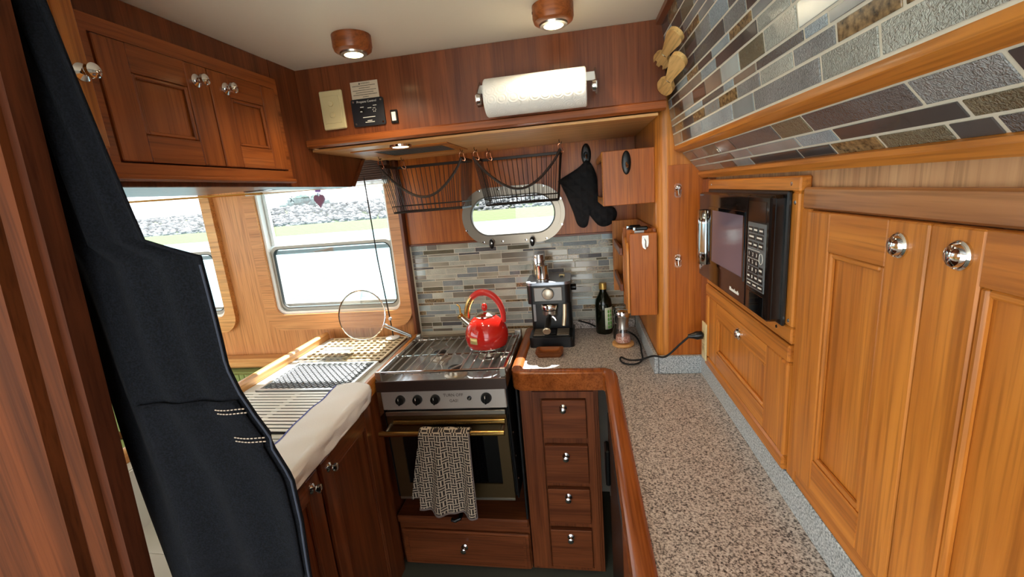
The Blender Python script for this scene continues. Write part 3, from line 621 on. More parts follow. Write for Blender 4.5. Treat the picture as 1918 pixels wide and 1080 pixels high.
pc = obj('power_cord', MB().tube(smooth_path([(.326, 1.388, 1.060), (.300, 1.39, 1.035), (.258, 1.41, .985), (.225, 1.45, .972), (.19, 1.52, .93), (.155, 1.57, .9095), (.130, 1.60, .9085), (.125, 1.565, .9085), (.142, 1.535, .9085), (.178, 1.533, .9085), (.205, 1.575, .9085), (.212, 1.65, .9085), (.218, 1.75, .9085), (.205, 1.86, .9085), (.14, 1.965, .9085), (.06, 1.975, .9085), (.02, 1.965, .93), (-.03, 1.955, .95)]), .0034, 8), BLACKM, em)
obj('plug', MB().lathe([(.006, 0), (.013, .004), (.014, .02), (.010, .030), (.006, .046)], (.3698, 1.387, 1.066), (-1, .05, -.1), 14), BLACK, pc)
gm = thing('glass_mug', (-.195, 1.89, 1.178), 'clear glass mug behind the steel cup on the espresso machine', 'mug')
obj('body', MB().lathe([(.030, 0), (.032, .004), (.033, .078), (.0315, .078), (.0305, .006), (.0005, .005)], (-.190, 1.895, 1.1785), (0, 0, 1), 24, False), CLEAR, gm)
obj('handle', MB().tube(smooth_path([(-.222, 1.885, 1.24), (-.243, 1.880, 1.238), (-.248, 1.878, 1.215), (-.240, 1.880, 1.195), (-.222, 1.885, 1.192)], 5), .0045, 8), CLEAR, gm)
stc = thing('steel_canister', (-.182, 1.895, 1.1845), 'shiny steel canister inside the glass mug', 'canister')
obj('body', MB().lathe([(.026, 0), (.027, .003), (.027, .085), (.025, .09), (.025, .096), (.0005, .0965)], (-.190, 1.895, 1.1855), (0, 0, 1), 24), CHROME, stc)
cu = thing('steel_cup', (-.17, 1.825, 1.178), 'shiny steel tamping cup at the front of the espresso machine top', 'cup')
obj('body', MB().lathe([(.030, 0), (.030, .006), (.027, .009), (.0265, .062), (.028, .066), (.026, .068), (.0005, .066)], (-.172, 1.828, 1.1785), (0, 0, 1), 28), CHROME, cu)
# wooden dish
wd = MB(); a, b, c, d = -.205, -.093, 1.622, 1.705
wd.prism(rrect(a + .012, b - .012, c + .010, d - .010, .006), 'z', .9005, .905)
def dish(k, h): return [(x, y, .9005 + h) for x, y in rrect(a + k, b - k, c + k * .8, d - k * .8, .012 - k * .2)]
R_ = [dish(.010, 0), dish(.002, .016), dish(0, .020), dish(.010, .020), dish(.018, .012), dish(.030, .008)]; n = len(R_[0]); mb = MB()
mb.add([p for r in R_ for p in r], [(i * n + j, i * n + (j + 1) % n, (i + 1) * n + (j + 1) % n, (i + 1) * n + j) for i in range(5) for j in range(n)] + [tuple(range(n))[::-1], tuple(range(5 * n, 6 * n))])
obj('wooden_dish', mb, wood('olive', 'x', .4), label='small rectangular olive-wood dish in front of the espresso machine', cat='dish')
# olive oil bottle
bt = thing('oil_bottle', (.085, 1.93, .9), 'dark glass olive oil bottle with gold cap at the back of the counter', 'bottle')
bt_g = obj('bottle', MB().lathe([(.034, 0), (.0375, .005), (.0375, .135), (.034, .158), (.022, .178), (.0155, .192), (.0145, .205)], (.085, 1.925, .9005), (0, 0, 1), 28), P('bottle_glass', (16, 20, 10), .08), bt)
obj('cap', MB().lathe([(.0165, .204), (.0165, .229), (.0155, .232), (.0005, .232)], (.085, 1.925, .9005), (0, 0, 1), 20), P('cap_gold', (196, 160, 84), .35, .6), bt)
def arc(c, r, a0, a1, z0, z1, n=12): return lambda u, v: (c[0] + r * math.cos(math.radians(a0 + (a1 - a0) * u)), c[1] + r * math.sin(math.radians(a0 + (a1 - a0) * u)), z0 + (z1 - z0) * v)
lb = obj('front_label', MB().grid(arc((.085, 1.925), .0379, -85, 5, .925, 1.025), 10, 2), P('label_paper', (226, 228, 206), .6), bt, thick=.0004)
for i in range(5):
    for sgn in (-1, 1):
        a_ = math.radians(-52 + sgn * 9); zc = .935 + i * .018
        obj('printed_leaf', MB().sphere((.085 + .0384 * math.cos(a_), 1.925 + .0384 * math.sin(a_), zc), .009, 10, (.5, .25, .9)), P('leaf_green', (96, 150, 60), .6), lb)
obj('back_label', MB().grid(arc((.085, 1.925), .0379, 150, 190, .925, 1.02), 6, 2), P('label_paper', (226, 228, 206), .6), bt, thick=.0004)
# salt grinder on a coaster
obj('coaster', MB().lathe([(.042, 0), (.0445, .003), (.0445, .010), (.0425, .0125), (.0005, .0125)], (.152, 1.755, .9005), (0, 0, 1), 32), wood('light', 'x'), label='round wooden coaster under the salt grinder', cat='coaster')
sg = thing('salt_grinder', (.152, 1.755, .913), 'glass salt grinder with steel top and pink salt', 'grinder')
obj('glass_body', MB().lathe([(.033, 0), (.034, .003), (.031, .03), (.025, .060), (.0235, .060), (.029, .03), (.032, .004), (.0005, .003)], (.152, 1.755, .9135), (0, 0, 1), 26, False), CLEAR, sg)
obj('salt', MB().lathe([(.029, .004), (.0305, .006), (.0275, .030), (.0005, .036)], (.152, 1.755, .9135), (0, 0, 1), 22), speckle('pink_salt', [(.35, (170, 84, 70)), (.5, (214, 150, 132)), (.65, (244, 220, 208))], 220, .5), sg)
obj('steel_collar', MB().lathe([(.0255, .060), (.0255, .066), (.023, .080), (.026, .108), (.027, .112)], (.152, 1.755, .9135), (0, 0, 1), 28), STEEL, sg)
obj('steel_cap', MB().lathe([(.0285, .112), (.0295, .116), (.0295, .128), (.026, .136), (.0005, .139)], (.152, 1.755, .9135), (0, 0, 1), 28), CHROME, sg)
pg = thing('pepper_grinder', (.178, 1.83, .9), 'second steel-topped grinder half hidden behind the salt grinder', 'grinder')
obj('glass_body', MB().lathe([(.031, 0), (.031, .03), (.024, .066)], (.150, 1.845, .9005), (0, 0, 1), 22), P('pepper', (40, 32, 28), .3), pg)
obj('steel_cap', MB().lathe([(.024, .066), (.026, .11), (.028, .112), (.028, .13), (.022, .138), (.0005, .139)], (.150, 1.845, .9005), (0, 0, 1), 24), CHROME, pg)

# ================================================================ STOVE
TILT = Matrix.Translation((-.545, 1.6, .88)) @ Matrix.Rotation(math.radians(-1.2), 4, 'Y') @ Matrix.Translation((.545, -1.6, -.88))
st = thing('gas_stove', (-.545, 1.66, .38), 'stainless gimballed gas stove with oven between the two counters', 'stove')
def so(name, mb, m_, parent=None, **k): return obj(name, mb.xf(TILT), m_, parent or st, **k)
X0, X1 = -.803, -.292
so('oven_body', MB().box(X0 + .012, X1 - .012, 1.462, 1.89, .385, .86, .004), BLACKM)
for a_ in (X1 - .011, X0 + .004): so('side_panel', MB().box(a_, a_ + .007, 1.45, 1.89, .385, .86, .002), P('stove_side', (40, 40, 42), .3, .6))
# hob pan: floor and upstands
so('hob_pan', MB().box(X0, X1, 1.436, 1.90, .862, .868, .001), P('hob_steel', (196, 200, 206), .2, .75, bumps=(12, .08, .006)))
so('pan_front', MB().box(X0, X1, 1.430, 1.437, .858, .902, .002), P('pan_dark', (96, 82, 78), .3, .8))
for a_ in (X0, X1 - .005): so('pan_side', MB().box(a_, a_ + .005, 1.436, 1.90, .862, .912, .002), DSTEEL)
so('pan_back', MB().box(X0, X1, 1.885, 1.90, .862, .925, .003).box(X0 + .02, X1 - .02, 1.862, 1.884, .862, .905, .003), DSTEEL)
# fiddle rails
rl = so('fiddle_rail', MB().tube([(X0 + .012, 1.448, .930), (X1 - .012, 1.448, .930)], .005, 10), CHROME)
for a_ in (X0 + .004, X1 - .014): so('rail_flat', MB().box(a_, a_ + .008, 1.445, 1.885, .918, .930, .001), CHROME)
for a_ in ((X0, X0 + .022, 1.440, 1.452), (X1 - .022, X1, 1.440, 1.455), (X0, X0 + .022, 1.88, 1.90), (X1 - .03, X1, 1.875, 1.90)): so('rail_clamp', MB().box(*a_, .895, .936, .002), STEEL)
# grate: rods front to back, some bent round the burners, and cross rods
BURN = [(-.640, 1.735), (-.520, 1.555), (-.420, 1.74)]
for i in range(13):
    x = X0 + .036 + i * (X1 - X0 - .072) / 12; pts = []
    for y_ in (1.452, 1.49, 1.53, 1.555, 1.58, 1.62, 1.66, 1.70, 1.735, 1.77, 1.81, 1.862):
        dx = 0
        for bx, by in BURN[:2]:
            if abs(x - bx) < .045 and abs(y_ - by) < .03: dx = (.034 if x >= bx else -.034) * (1 - abs(x - bx) / .06)
        pts.append((x + dx, y_, .921))
    so('grate_rod', MB().tube(pts, .0028, 8), P('grate_steel', (190, 186, 182), .3, .8))
for y_ in (1.475, 1.655, 1.858): so('cross_rod', MB().tube([(X0 + .02, y_, .9155), (X1 - .02, y_, .9155)], .0032, 8), CHROME)
for bx, by in BURN:
    bu = so('burner', MB().lathe([(.048, 0), (.047, .004), (.034, .008), (.030, .020), (.026, .022)], (bx, by, .868), (0, 0, 1), 28), P('burner_alu', (196, 186, 170), .35, .8))
    obj('burner_cap', MB().lathe([(.027, .022), (.029, .025), (.028, .031), (.018, .036), (.0005, .037)], TILT @ Vector((bx, by, .868)), (0, 0, 1), 26), P('cap_iron', (26, 24, 26), .3), bu)
# control panel
cpn = so('control_panel', MB().box(X0 + .010, X1 - .010, 1.440, 1.462, .778, .858, .003), P('panel_steel', (208, 200, 194), .42, .6, bumps=(60, .06, .002)))
for kx, r_ in ((-.714, .0185), (-.645, .0185), (-.574, .0185), (-.376, .0205)):
    p = TILT @ Vector((kx, 1.440, .822)); k_ = obj('control_knob', MB().lathe([(r_, 0), (r_, .006), (r_ * .9, .014), (r_ * .86, .016), (.0005, .016)], p, (0, -1, 0), 26), BLACK, cpn)
    obj('knob_grip', MB().box(p[0] - .0035, p[0] + .0035, p[1] - .024, p[1] - .015, p[2] - r_ * .85, p[2] + r_ * .85, .002), BLACK, k_)
    obj('pointer', MB().box(p[0] - .0012, p[0] + .0012, p[1] - .0246, p[1] - .0238, p[2] + r_ * .3, p[2] + r_ * .8, 0), WINK, k_)
ig = so('igniter', MB().lathe([(.0085, 0), (.0085, .004), (.0055, .006)], (-.441, 1.440, .822), (0, -1, 0), 18), BLACK, cpn)
obj('igniter_pin', MB().lathe([(.0035, 0), (.003, .004)], TILT @ Vector((-.441, 1.434, .822)), (0, -1, 0), 12), CHROME, ig)
tu = (TILT.to_3x3() @ Vector((1, 0, 0))); tv = (TILT.to_3x3() @ Vector((0, 0, 1)))
text('lettering', 'TURN OFF', .0165, P('etched', (96, 84, 78), .5), cpn, TILT @ Vector((-.503, 1.4395, .835)), tu, tv)
text('lettering', 'GAS!', .0165, P('etched', (96, 84, 78), .5), cpn, TILT @ Vector((-.503, 1.4395, .812)), tu, tv)
# oven door
od = so('oven_door', MB().ring(yz([(X1 - .018, .752), (X0 + .018, .752), (X0 + .018, .392), (X1 - .018, .392)]), yz([(-.352, .672), (-.735, .672), (-.735, .455), (-.352, .455)]), 'y', 1.440, 1.461), P('door_bronze', (116, 96, 70), .3, .9), smooth=0)
so('oven_window', MB().box(-.736, -.351, 1.446, 1.452, .454, .673, .0005), DGLASS, od)
so('upper_strip', MB().box(X0 + .018, X1 - .018, 1.436, 1.462, .754, .772, .002), STEEL, od)
so('badge', MB().box(-.580, -.526, 1.430, 1.4362, .722, .738, .002), CHROME, od); so('badge_field', MB().box(-.577, -.529, 1.429, 1.4305, .7245, .7355, 0), BLACK, od)
text('badge_lettering', 'FORCE 10', .0085, WINK, od, TILT @ Vector((-.553, 1.4287, .730)), tu, tv, depth=.0002)
so('inner_handle_band', MB().tube([(X0 + .05, 1.432, .729), (X1 - .022, 1.432, .729)], .012, 14), P('bronze_bar', (150, 120, 70), .25, 1), od)
hb = so('towel_bar', MB().tube([(X0 + .006, 1.388, .707), (X1 - .020, 1.388, .707)], .0105, 16), BRASS, od)
for a_ in (X0 + .03, X1 - .03): so('bar_bracket', MB().tube([(a_, 1.44, .715), (a_, 1.39, .707)], .007, 10), STEEL, od)
so('door_trim', MB().box(X0 + .018, X1 - .018, 1.437, 1.443, .384, .394, .001), STEEL, od)
for zz in (.66, .56, .46): so('side_rivet', MB().lathe([(.004, 0), (.003, .002)], (X1 - .004, 1.47, zz), (1, 0, 0), 10), CHROME)
# stove alcove: ledge, drawer below, side linings
al = thing('stove_base', (-.545, 1.7, 0), 'shaded-tone teak plinth with one wide drawer beneath the stove', 'cabinet')
obj('carcass', MB().box(-.838, -.266, 1.512, 1.96, 0, .215), wood('red', 'x'), al)
obj('ledge', B(-.838, -.266, 1.490, 1.96, .2155, .250, .006), wood('red', 'x'), al)
wdw = obj('drawer', B(-.826, -.270, 1.496, 1.512, .006, .176, .004), wood('red', 'x'), al)
obj('drawer_moulding', MB().ring(yz([(-.285, .168), (-.812, .168), (-.812, .012), (-.285, .012)]), yz([(-.297, .156), (-.800, .156), (-.800, .022), (-.297, .022)]), 'y', 1.493, 1.4965), wood('red', 'x'), wdw, smooth=0)
make_knob(wdw, (-.551, 1.496, .104), (0, -1, 0))
obj('gimbal_latch', MB().tube([(-.55, 1.50, .262), (-.55, 1.475, .262), (-.57, 1.47, .255), (-.585, 1.475, .256)], .008, 10), BLACK, al)
obj('alcove_lining', B(-.275, -.267, 1.50, 1.98, .25, .836), BLACKM, al)
# ---- kettle
kt = thing('kettle', (-.413, 1.715, .925), 'red enamel whistling kettle on the stove grate', 'kettle')
K = (-.415, 1.715, .9305); RED = P('red_enamel', (190, 34, 26), .14, coat=.6, bumps=(6, .02, .01))
obj('body', MB().lathe([(.070, 0), (.082, .004), (.0895, .020), (.0925, .045), (.090, .070), (.080, .096), (.062, .118), (.045, .130), (.040, .132)], K, (0, 0, 1), 40), RED, kt)
obj('base_band', MB().lathe([(.0835, .001), (.0845, .004), (.0855, .0075)], K, (0, 0, 1), 40, False), CHROME, kt)
ld = obj('lid', MB().lathe([(.044, .131), (.043, .135), (.030, .143), (.014, .147), (.0005, .148)], K, (0, 0, 1), 32), P('lid_steel', (226, 222, 210), .12, 1), kt)
obj('lid_knob', MB().sphere((K[0], K[1], K[2] + .168), .013, 16, (1, 1, 1.35)), RED, ld)
hp = [(K[0] + .078 * math.cos(math.radians(t)), K[1] - .01 * math.sin(math.radians(t)), K[2] + .125 + .110 * math.sin(math.radians(t))) for t in range(-12, 181, 8)]
obj('handle', MB().tube(hp, [.010 + .004 * math.sin(math.pi * i / (len(hp) - 1)) for i in range(len(hp))], 12), P('red_handle', (196, 52, 46), .3), kt)
obj('handle_bracket', MB().tube(hp[-8:], .013, 12).tube([hp[-1], (K[0] - .066, K[1], K[2] + .105)], .007, 8).tube([hp[0], (K[0] + .066, K[1], K[2] + .105)], .007, 8), P('brass_bracket', (190, 160, 100), .25, 1), kt)
spt = obj('spout', MB().tube([(K[0] - .062, K[1] - .01, K[2] + .095), (K[0] - .085, K[1] - .016, K[2] + .118), (K[0] - .099, K[1] - .02, K[2] + .136)], [.020, .015, .0125], 14), P('spout_steel', (216, 206, 186), .2, 1), kt)
obj('whistle', MB().lathe([(.013, 0), (.0145, .005), (.0135, .011), (.004, .013)], (K[0] - .099, K[1] - .02, K[2] + .136), (-.6, -.2, .75), 16), BRASS, spt)
obj('whistle_lever', MB().tube(smooth_path([(K[0] - .10, K[1] - .02, K[2] + .15), (K[0] - .102, K[1] - .02, K[2] + .18), (K[0] - .112, K[1] - .022, K[2] + .19)], 4), .004, 8), BRASS, spt)
obj('label_plate', MB().grid(lambda u, v: (K[0] + (.0925) * math.cos(math.radians(234 + 22 * u)), K[1] + .0925 * math.sin(math.radians(234 + 22 * u)), K[2] + .034 + .026 * v), 6, 2), P('label_gold', (206, 186, 120), .35, .4), kt, thick=.002)
# ---- dish towel on the oven bar
def towel_mat():
    m_, nt, b = mat('basketweave_towel'); b.inputs['Roughness'].default_value = .95
    tc = nd(nt, 'ShaderNodeTexCoord'); sp_ = nd(nt, 'ShaderNodeSeparateXYZ'); nt.links.new(tc.outputs['Object'], sp_.inputs[0])
    def M_(op, a, b_=None):
        n_ = nd(nt, 'ShaderNodeMath', operation=op)
        for i, q in enumerate((a, b_)):
            if q is None: continue
            if isinstance(q, (int, float)): n_.inputs[i].default_value = q
            else: nt.links.new(q, n_.inputs[i])
        return n_.outputs[0]
    u = M_('MULTIPLY', sp_.outputs['X'], 46.0); w = M_('MULTIPLY', sp_.outputs['Z'], 46.0)
    ch = M_('FLOORED_MODULO', M_('ADD', M_('FLOOR', u), M_('FLOOR', w)), 2.0)
    fu = M_('FRACT', u); fw = M_('FRACT', w)
    def strokes(a, c):                                   # two bars along c across a
        s_ = M_('GREATER_THAN', M_('ABSOLUTE', M_('SUBTRACT', M_('FRACT', M_('MULTIPLY', a, 2.0)), .5)), .27)
        e_ = M_('LESS_THAN', M_('ABSOLUTE', M_('SUBTRACT', c, .5)), .46); return M_('MULTIPLY', M_('SUBTRACT', 1.0, s_), e_)
    A = strokes(fu, fw); Bq = strokes(fw, fu)
    k_ = M_('ADD', M_('MULTIPLY', A, ch), M_('MULTIPLY', Bq, M_('SUBTRACT', 1.0, ch)))
    nt.links.new(ramp(nt, k_, [(.3, lin((188, 170, 150))), (.7, lin((44, 36, 34)))]), b.inputs['Base Color'])
    n_ = nd(nt, 'ShaderNodeTexNoise', i_Scale=420.0); nt.links.new(tc.outputs['Object'], n_.inputs['Vector']); bump(nt, b, n_.outputs['Fac'], .4, .003); return m_
tw = thing('dish_towel', (-.55, 1.37, .39), 'beige and black basketweave dish towel draped over the oven bar', 'towel')
def towel_pt(xa, xb, zbot, ph):
    def fn(u, v):
        top = .722 - .003 * math.sin(u * 9); spread = v ** .8
        x = (-.628 + .192 * u) * (1 - spread) + (xa + (xb - xa) * u) * spread
        k3 = min(1, v * 3); fold = .016 * math.sin(u * 11 + ph) * (.1 + .9 * v) * (.3 + .7 * k3) + .007 * math.sin(u * 23 + 1 + v * 2) * k3
        return (x, 1.3675 - .014 * v + fold, top + (zbot(u) - top) * v)
    return fn
TW = towel_mat()
f1 = towel_pt(-.662, -.432, lambda u: .398 - .014 * u, .4)
mbt = MB().grid(f1, 44, 30); obj('front_fall', mbt, TW, tw, thick=.003, smooth=60)
obj('top_fold', MB().grid(lambda u, v: (-.628 + .192 * u, 1.388 - .0190 * math.cos(math.pi * v) + .002 * math.sin(u * 14), .708 + (.0195 + .003 * math.sin(u * 13)) * math.sin(math.pi * v)), 30, 8), TW, tw, thick=.003, smooth=60)
f2 = towel_pt(-.712, -.560, lambda u: .402 + .012 * math.sin(u * 5), 2)
obj('back_fall', MB().grid(lambda u, v: (f2(u, v)[0], 1.407 + .006 * math.sin(u * 9) - .002 * v, f2(u, v)[2]), 30, 20), TW, tw, thick=.003, smooth=60)
obj('hem', MB().tube([tuple(Vector(f1(i / 30, 1.0))) for i in range(31)], .0045, 8), P('hem_grey', (112, 100, 98), .95), tw)
obj('hem', MB().tube([tuple(Vector(f1(1.0, i / 20))) for i in range(21)], .003, 8), P('hem_grey', (112, 100, 98), .95), tw)
# ================================================================ LEFT COUNTER
def lx(y): return -.770 - (y - .87) * .072            # slightly angled aisle edge
lc = thing('sink_counter', (-1.05, 1.3, .86), 'pale sink counter with wooden rims under the galley window', 'counter')
SKIN = P('counter_white', (214, 214, 208), .35)
obj('slab', MB().prism([(-1.30, 1.04), (lx(1.04) - .02, 1.04), (lx(1.97) - .02, 1.957), (-1.30, 1.957)], 'z', .868, .900), SKIN, lc, smooth=0)
obj('slab_front', MB().prism([(-1.30, .55), (lx(.55) - .02, .55), (lx(.62) - .02, .62), (-1.30, .62)], 'z', .868, .900), SKIN, lc, smooth=0)
obj('slab_side', MB().prism([(-1.30, .62), (-1.26, .62), (-1.26, 1.04), (-1.30, 1.04)], 'z', .868, .900), SKIN, lc, smooth=0)
obj('slab_side', MB().prism([(lx(.62) - .075, .62), (lx(.62) - .02, .62), (lx(1.04) - .02, 1.04), (lx(1.04) - .075, 1.04)], 'z', .868, .900), SKIN, lc, smooth=0)
obj('aisle_rim', sweep([(lx(.55) - .012, .55), (lx(1.43) - .012, 1.43), (lx(1.43) - .02, 1.956)], [(-.012, .852), (-.012, .902), (-.006, .910), (.006, .910), (.012, .902), (.012, .852)]), wood('gold', 'y'), lc, smooth=40)
obj('outer_rim', sweep([(-1.320, .55), (-1.320, 1.95)], rimprof(.018, .85, .935)), wood('light', 'y'), lc, smooth=40)
sk = thing('sink', (-1.0, .83, .72), 'white enamelled sink basin set in the near end of the left counter', 'sink')
obj('basin', MB().box(-1.255, lx(1.04) - .084, .63, 1.03, .72, .726, 0).box(-1.258, -1.252, .625, 1.035, .72, .898, 0).box(lx(1.04) - .086, lx(1.04) - .080, .625, 1.035, .72, .898, 0).box(-1.255, lx(1.04) - .084, .623, .629, .72, .898, 0).box(-1.255, lx(1.04) - .084, 1.030, 1.036, .72, .898, 0), P('sink_white', (230, 232, 230), .15), sk)
obj('drain', MB().lathe([(.03, 0), (.028, .003), (.01, .002)], (-1.05, .83, .7262), (0, 0, 1), 20), CHROME, sk)
# lower cabinet with two doors along the aisle
lo = thing('sink_cabinet', (-1.05, 1.2, 0), 'shaded-tone teak sink cabinet with two doors below the left counter', 'cabinet')
obj('carcass', MB().prism([(-1.30, .55), (lx(.55) - .022, .55), (lx(1.44) - .022, 1.44), (lx(1.44) - .042, 1.475), (lx(1.44) - .042, 1.95), (-1.30, 1.95)], 'z', 0, .70), wood('red', 'z'), lo, smooth=0)
obj('upper_rail', MB().prism([(lx(.55) - .036, .55), (lx(.55) - .018, .55), (lx(1.44) - .018, 1.44), (lx(1.44) - .036, 1.44)], 'z', .70, .8515), wood('teak', 'y'), lo, smooth=0)
obj('end_post', B(lx(1.44) - .04, lx(1.44) - .012, 1.40, 1.47, 0, .85, .002), wood('red', 'z'), lo)
dv = Vector((lx(1.4) - lx(.6), .8, 0)).normalized()
for y0, y1, kk in ((.60, 1.000, .360), (1.020, 1.385, .035)):
    p0 = Vector((lx(y0) - .004, y0, .03)); panel_door('door', lo, p0, dv, (0, 0, 1), (y1 - y0) * 1.0, .80, 'red', (.06, .06), knob=(kk, .765), th=.014)
# tray mesh, grating, slats
def gridpos(): pass
dt = thing('drain_tray', (-1.05, 1.47, .901), 'dark diamond mesh drain tray in the middle of the left counter', 'tray')
obj('tray', MB().box(-1.235, -.872, 1.345, 1.60, .9005, .904, .001), P('tray_pale', (216, 222, 228), .35), dt)
obj('tray_edge', MB().ring([(-1.24, 1.34), (-.868, 1.34), (-.868, 1.605), (-1.24, 1.605)], [(-1.228, 1.352), (-.880, 1.352), (-.880, 1.593), (-1.228, 1.593)], 'z', .9005, .912), ALU, dt, smooth=0)
me_ = MB(); q = .0165
for i in range(-20, 40):
    for sgn in (1, -1):
        x0, y0 = -1.226, 1.354; w_, h_ = .344, .238
        c = i * q * 1.5; pts = []
        for t in (0, 1):
            pass
        # line x - x0 = sgn*(y - y0)*1.0 + c clipped to the tray
        ya, yb = 0, h_
        f_ = lambda y: c + (sgn * y if sgn > 0 else -y + 0)
        lo_y, hi_y = 0, h_
        if sgn > 0: lo_y = max(0, -c); hi_y = min(h_, w_ - c)
        else: lo_y = max(0, c - w_); hi_y = min(h_, c)
        if hi_y - lo_y > .004: me_.tube([(x0 + f_(lo_y), y0 + lo_y, .907), (x0 + f_(hi_y), y0 + hi_y, .907)], .0017, 5)
m1 = obj('mesh', me_, P('mesh_dark', (34, 38, 48), .5), dt); m1['kind'] = 'stuff'
gt = thing('teak_grating', (-1.05, 1.76, .902), 'square-holed teak grating at the window end of the left counter', 'grating')
for i in range(13): obj('bar', B(-1.252 + i * .0315, -1.240 + i * .0315, 1.612, 1.915, .9075, .9135, .001), wood('bleached', 'y'), gt)
for i in range(10): obj('cross_bar', B(-1.252, -.862, 1.612 + i * .0323, 1.6245 + i * .0323, .9080, .9140, .001), wood('bleached', 'x'), gt)
obj('shadow_board', B(-1.250, -.864, 1.614, 1.913, .9003, .9070, 0), wood('dark', 'x'), gt)  # dark sheet puts the shade of the holes into colour
sbd = thing('slatted_board', (-1.06, 1.2, .902), 'white slatted draining board beside the sink', 'board')
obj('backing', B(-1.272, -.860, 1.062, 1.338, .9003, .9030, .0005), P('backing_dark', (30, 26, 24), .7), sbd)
for i in range(13): obj('slat', B(-1.27, -.862, 1.067 + i * .0208, 1.0805 + i * .0208, .9055, .9085, .001), P('slat_white', (244, 243, 238), .35), sbd)
for x in (-1.22, -1.05, -.9): obj('batten', B(x - .01, x + .01, 1.065, 1.335, .9031, .9054, .0005), P('slat_white', (244, 243, 238), .35), sbd)
# white towel over the aisle rim
wt = thing('white_towel', (-.83, 1.1, .82), 'white cloth with a blue edge draped over the left counter rim', 'towel')
def wtow(u, v):
    y = .80 + .555 * u + .012 * math.sin(v * 5); e = lx(y); w = .0028 * math.sin(u * 13 + v * 5) + .0014 * math.sin(u * 29 - v * 9)
    s_ = v * .27
    if s_ < .118: return (e - .108 + s_ + .02 * (1 - u) * 0, y, .9175 + w + .004 * math.sin(v * 7))
    if s_ < .150: t = (s_ - .118) / .032; return (e + .010 + .012 * math.sin(t * math.pi / 2) + w * .5, y, .9175 - .014 * (1 - math.cos(t * math.pi / 2)))
    return (e + .022 + .006 * math.sin(u * 6 + v * 4) * (v - .5) + abs(w), y, .9035 - (s_ - .150) * .34)
obj('cloth', MB().grid(wtow, 46, 40), P('towel_white', (236, 234, 234), .95, bumps=(300, .3, .002)), wt, thick=.004, smooth=70)
obj('blue_edge', MB().tube([Vector(wtow(i / 30, 0)) + Vector((-.002, 0, .001)) for i in range(31)], .003, 8), P('towel_blue', (104, 116, 190), .9), wt)
# splatter screen leaning on the wall
ss = thing('splatter_screen', (-1.0, 1.86, .917), 'round fine-mesh splatter screen standing against the window wall', 'screen')
c = Vector((-1.068, 1.885, 1.037)); tl = Matrix.Translation(c) @ Matrix.Rotation(math.radians(-12), 4, 'X')
obj('rim', MB().tube([tl @ Vector((.121 * math.cos(t * math.pi / 24), 0, .121 * math.sin(t * math.pi / 24))) for t in range(48)], .0035, 8, True), CHROME, ss)
obj('gauze', MB().lathe([(.120, 0), (.120, .0008)], (0, 0, 0), (0, 1, 0), 48).xf(tl), glass_mat('gauze', (.84, .81, .75, 1), .06, .5), ss)
obj('handle', MB().tube([tl @ Vector((.112, 0, -.045)), tl @ Vector((.15, 0, -.062)), tl @ Vector((.25, -.005, -.105))], .005, 8).tube([tl @ Vector((.115, 0, -.060)), tl @ Vector((.15, 0, -.074)), tl @ Vector((.25, -.005, -.112))], .004, 8), P('grip_steel', (160, 164, 168), .25, .9), ss)
# clear plastic box
sx = thing('clear_box', (-1.09, 1.66, .918), 'clear plastic box standing on the teak grating', 'box')
xa, xb, ya, yb = -1.150, -1.020, 1.585, 1.705
obj('shell', MB().box(xa, xb, ya, yb, .918, .920, 0).box(xa, xa + .002, ya, yb, .92, .940, 0).box(xb - .002, xb, ya, yb, .92, .940, 0).box(xa, xb, ya, ya + .002, .92, .940, 0).box(xa, xb, yb - .002, yb, .92, .940, 0), CLEAR, sx, smooth=0)
obj('lid', B(xa - .003, xb + .003, ya + .045, yb + .003, .9405, .945, .002), P('clear_lid', (236, 238, 236), .2), sx)
# thin rod with round base
rd = thing('rod_stand', (-.927, 1.90, .917), 'thin dark rod with a white disc foot standing before the window', 'rod')
obj('rod', MB().tube([(-.927, 1.895, .92), (-.93, 1.895, 1.0), (-.948, 1.895, 1.30), (-.955, 1.895, 1.68)], .003, 8), WIRE, rd)
obj('foot', MB().lathe([(.034, 0), (.033, .004), (.010, .008), (.0005, .009)], (-.925, 1.885, .9175), (0, 0, 1), 28), WHITE, rd)
obj('clip', MB().sphere((-.929, 1.893, 1.012), .009, 12), P('clip_grey', (214, 214, 220), .3), rd)

# ================================================================ UPPER LEFT CABINETS
XL = -.870
uc = thing('overhead_cabinet', (-1.0, 1.1, 1.63), 'teak overhead cabinet with two small doors hanging above the left counter', 'cabinet')
obj('carcass', MB().box(-1.22, -.8905, .72, 1.275, 1.632, 1.9995, .002), wood('red', 'z'), uc)
obj('end_panel', MB().prism([(1.275, 1.632), (1.660, 1.632), (1.790, 1.752), (1.405, 1.758), (1.404, 1.9995), (1.275, 1.9995)], 'x', -1.0, -.8908), wood('red', 'z'), uc, smooth=0)
obj('end_edge', MB().prism([(1.652, 1.634), (1.672, 1.632), (1.800, 1.752), (1.780, 1.752)], 'x', -1.0, -.885), wood('red', 'y'), uc, smooth=0)
ff = MB().ring([(.724, 1.655), (1.272, 1.655), (1.272, 1.942), (.724, 1.942)], [(.752, 1.678), (1.256, 1.678), (1.256, 1.912), (.752, 1.912)], 'x', -.8904, -.874)
obj('face_frame', ff, wood('teak', 'y'), uc, smooth=0)
obj('bottom_lip', MB().box(-.8904, -.866, .724, 1.280, 1.643, 1.655, .004), wood('teak', 'y'), uc)
panel_door('door', uc, (XL, .755, 1.681), (0, 1, 0), (0, 0, 1), .255, .229, 'teak', (.062, .055), knob=(.218, .192), gu='y', th=.014)
panel_door('door', uc, (XL, 1.0135, 1.681), (0, 1, 0), (0, 0, 1), .2405, .229, 'teak', (.060, .055), knob=(.048, .192), gu='y', th=.014)
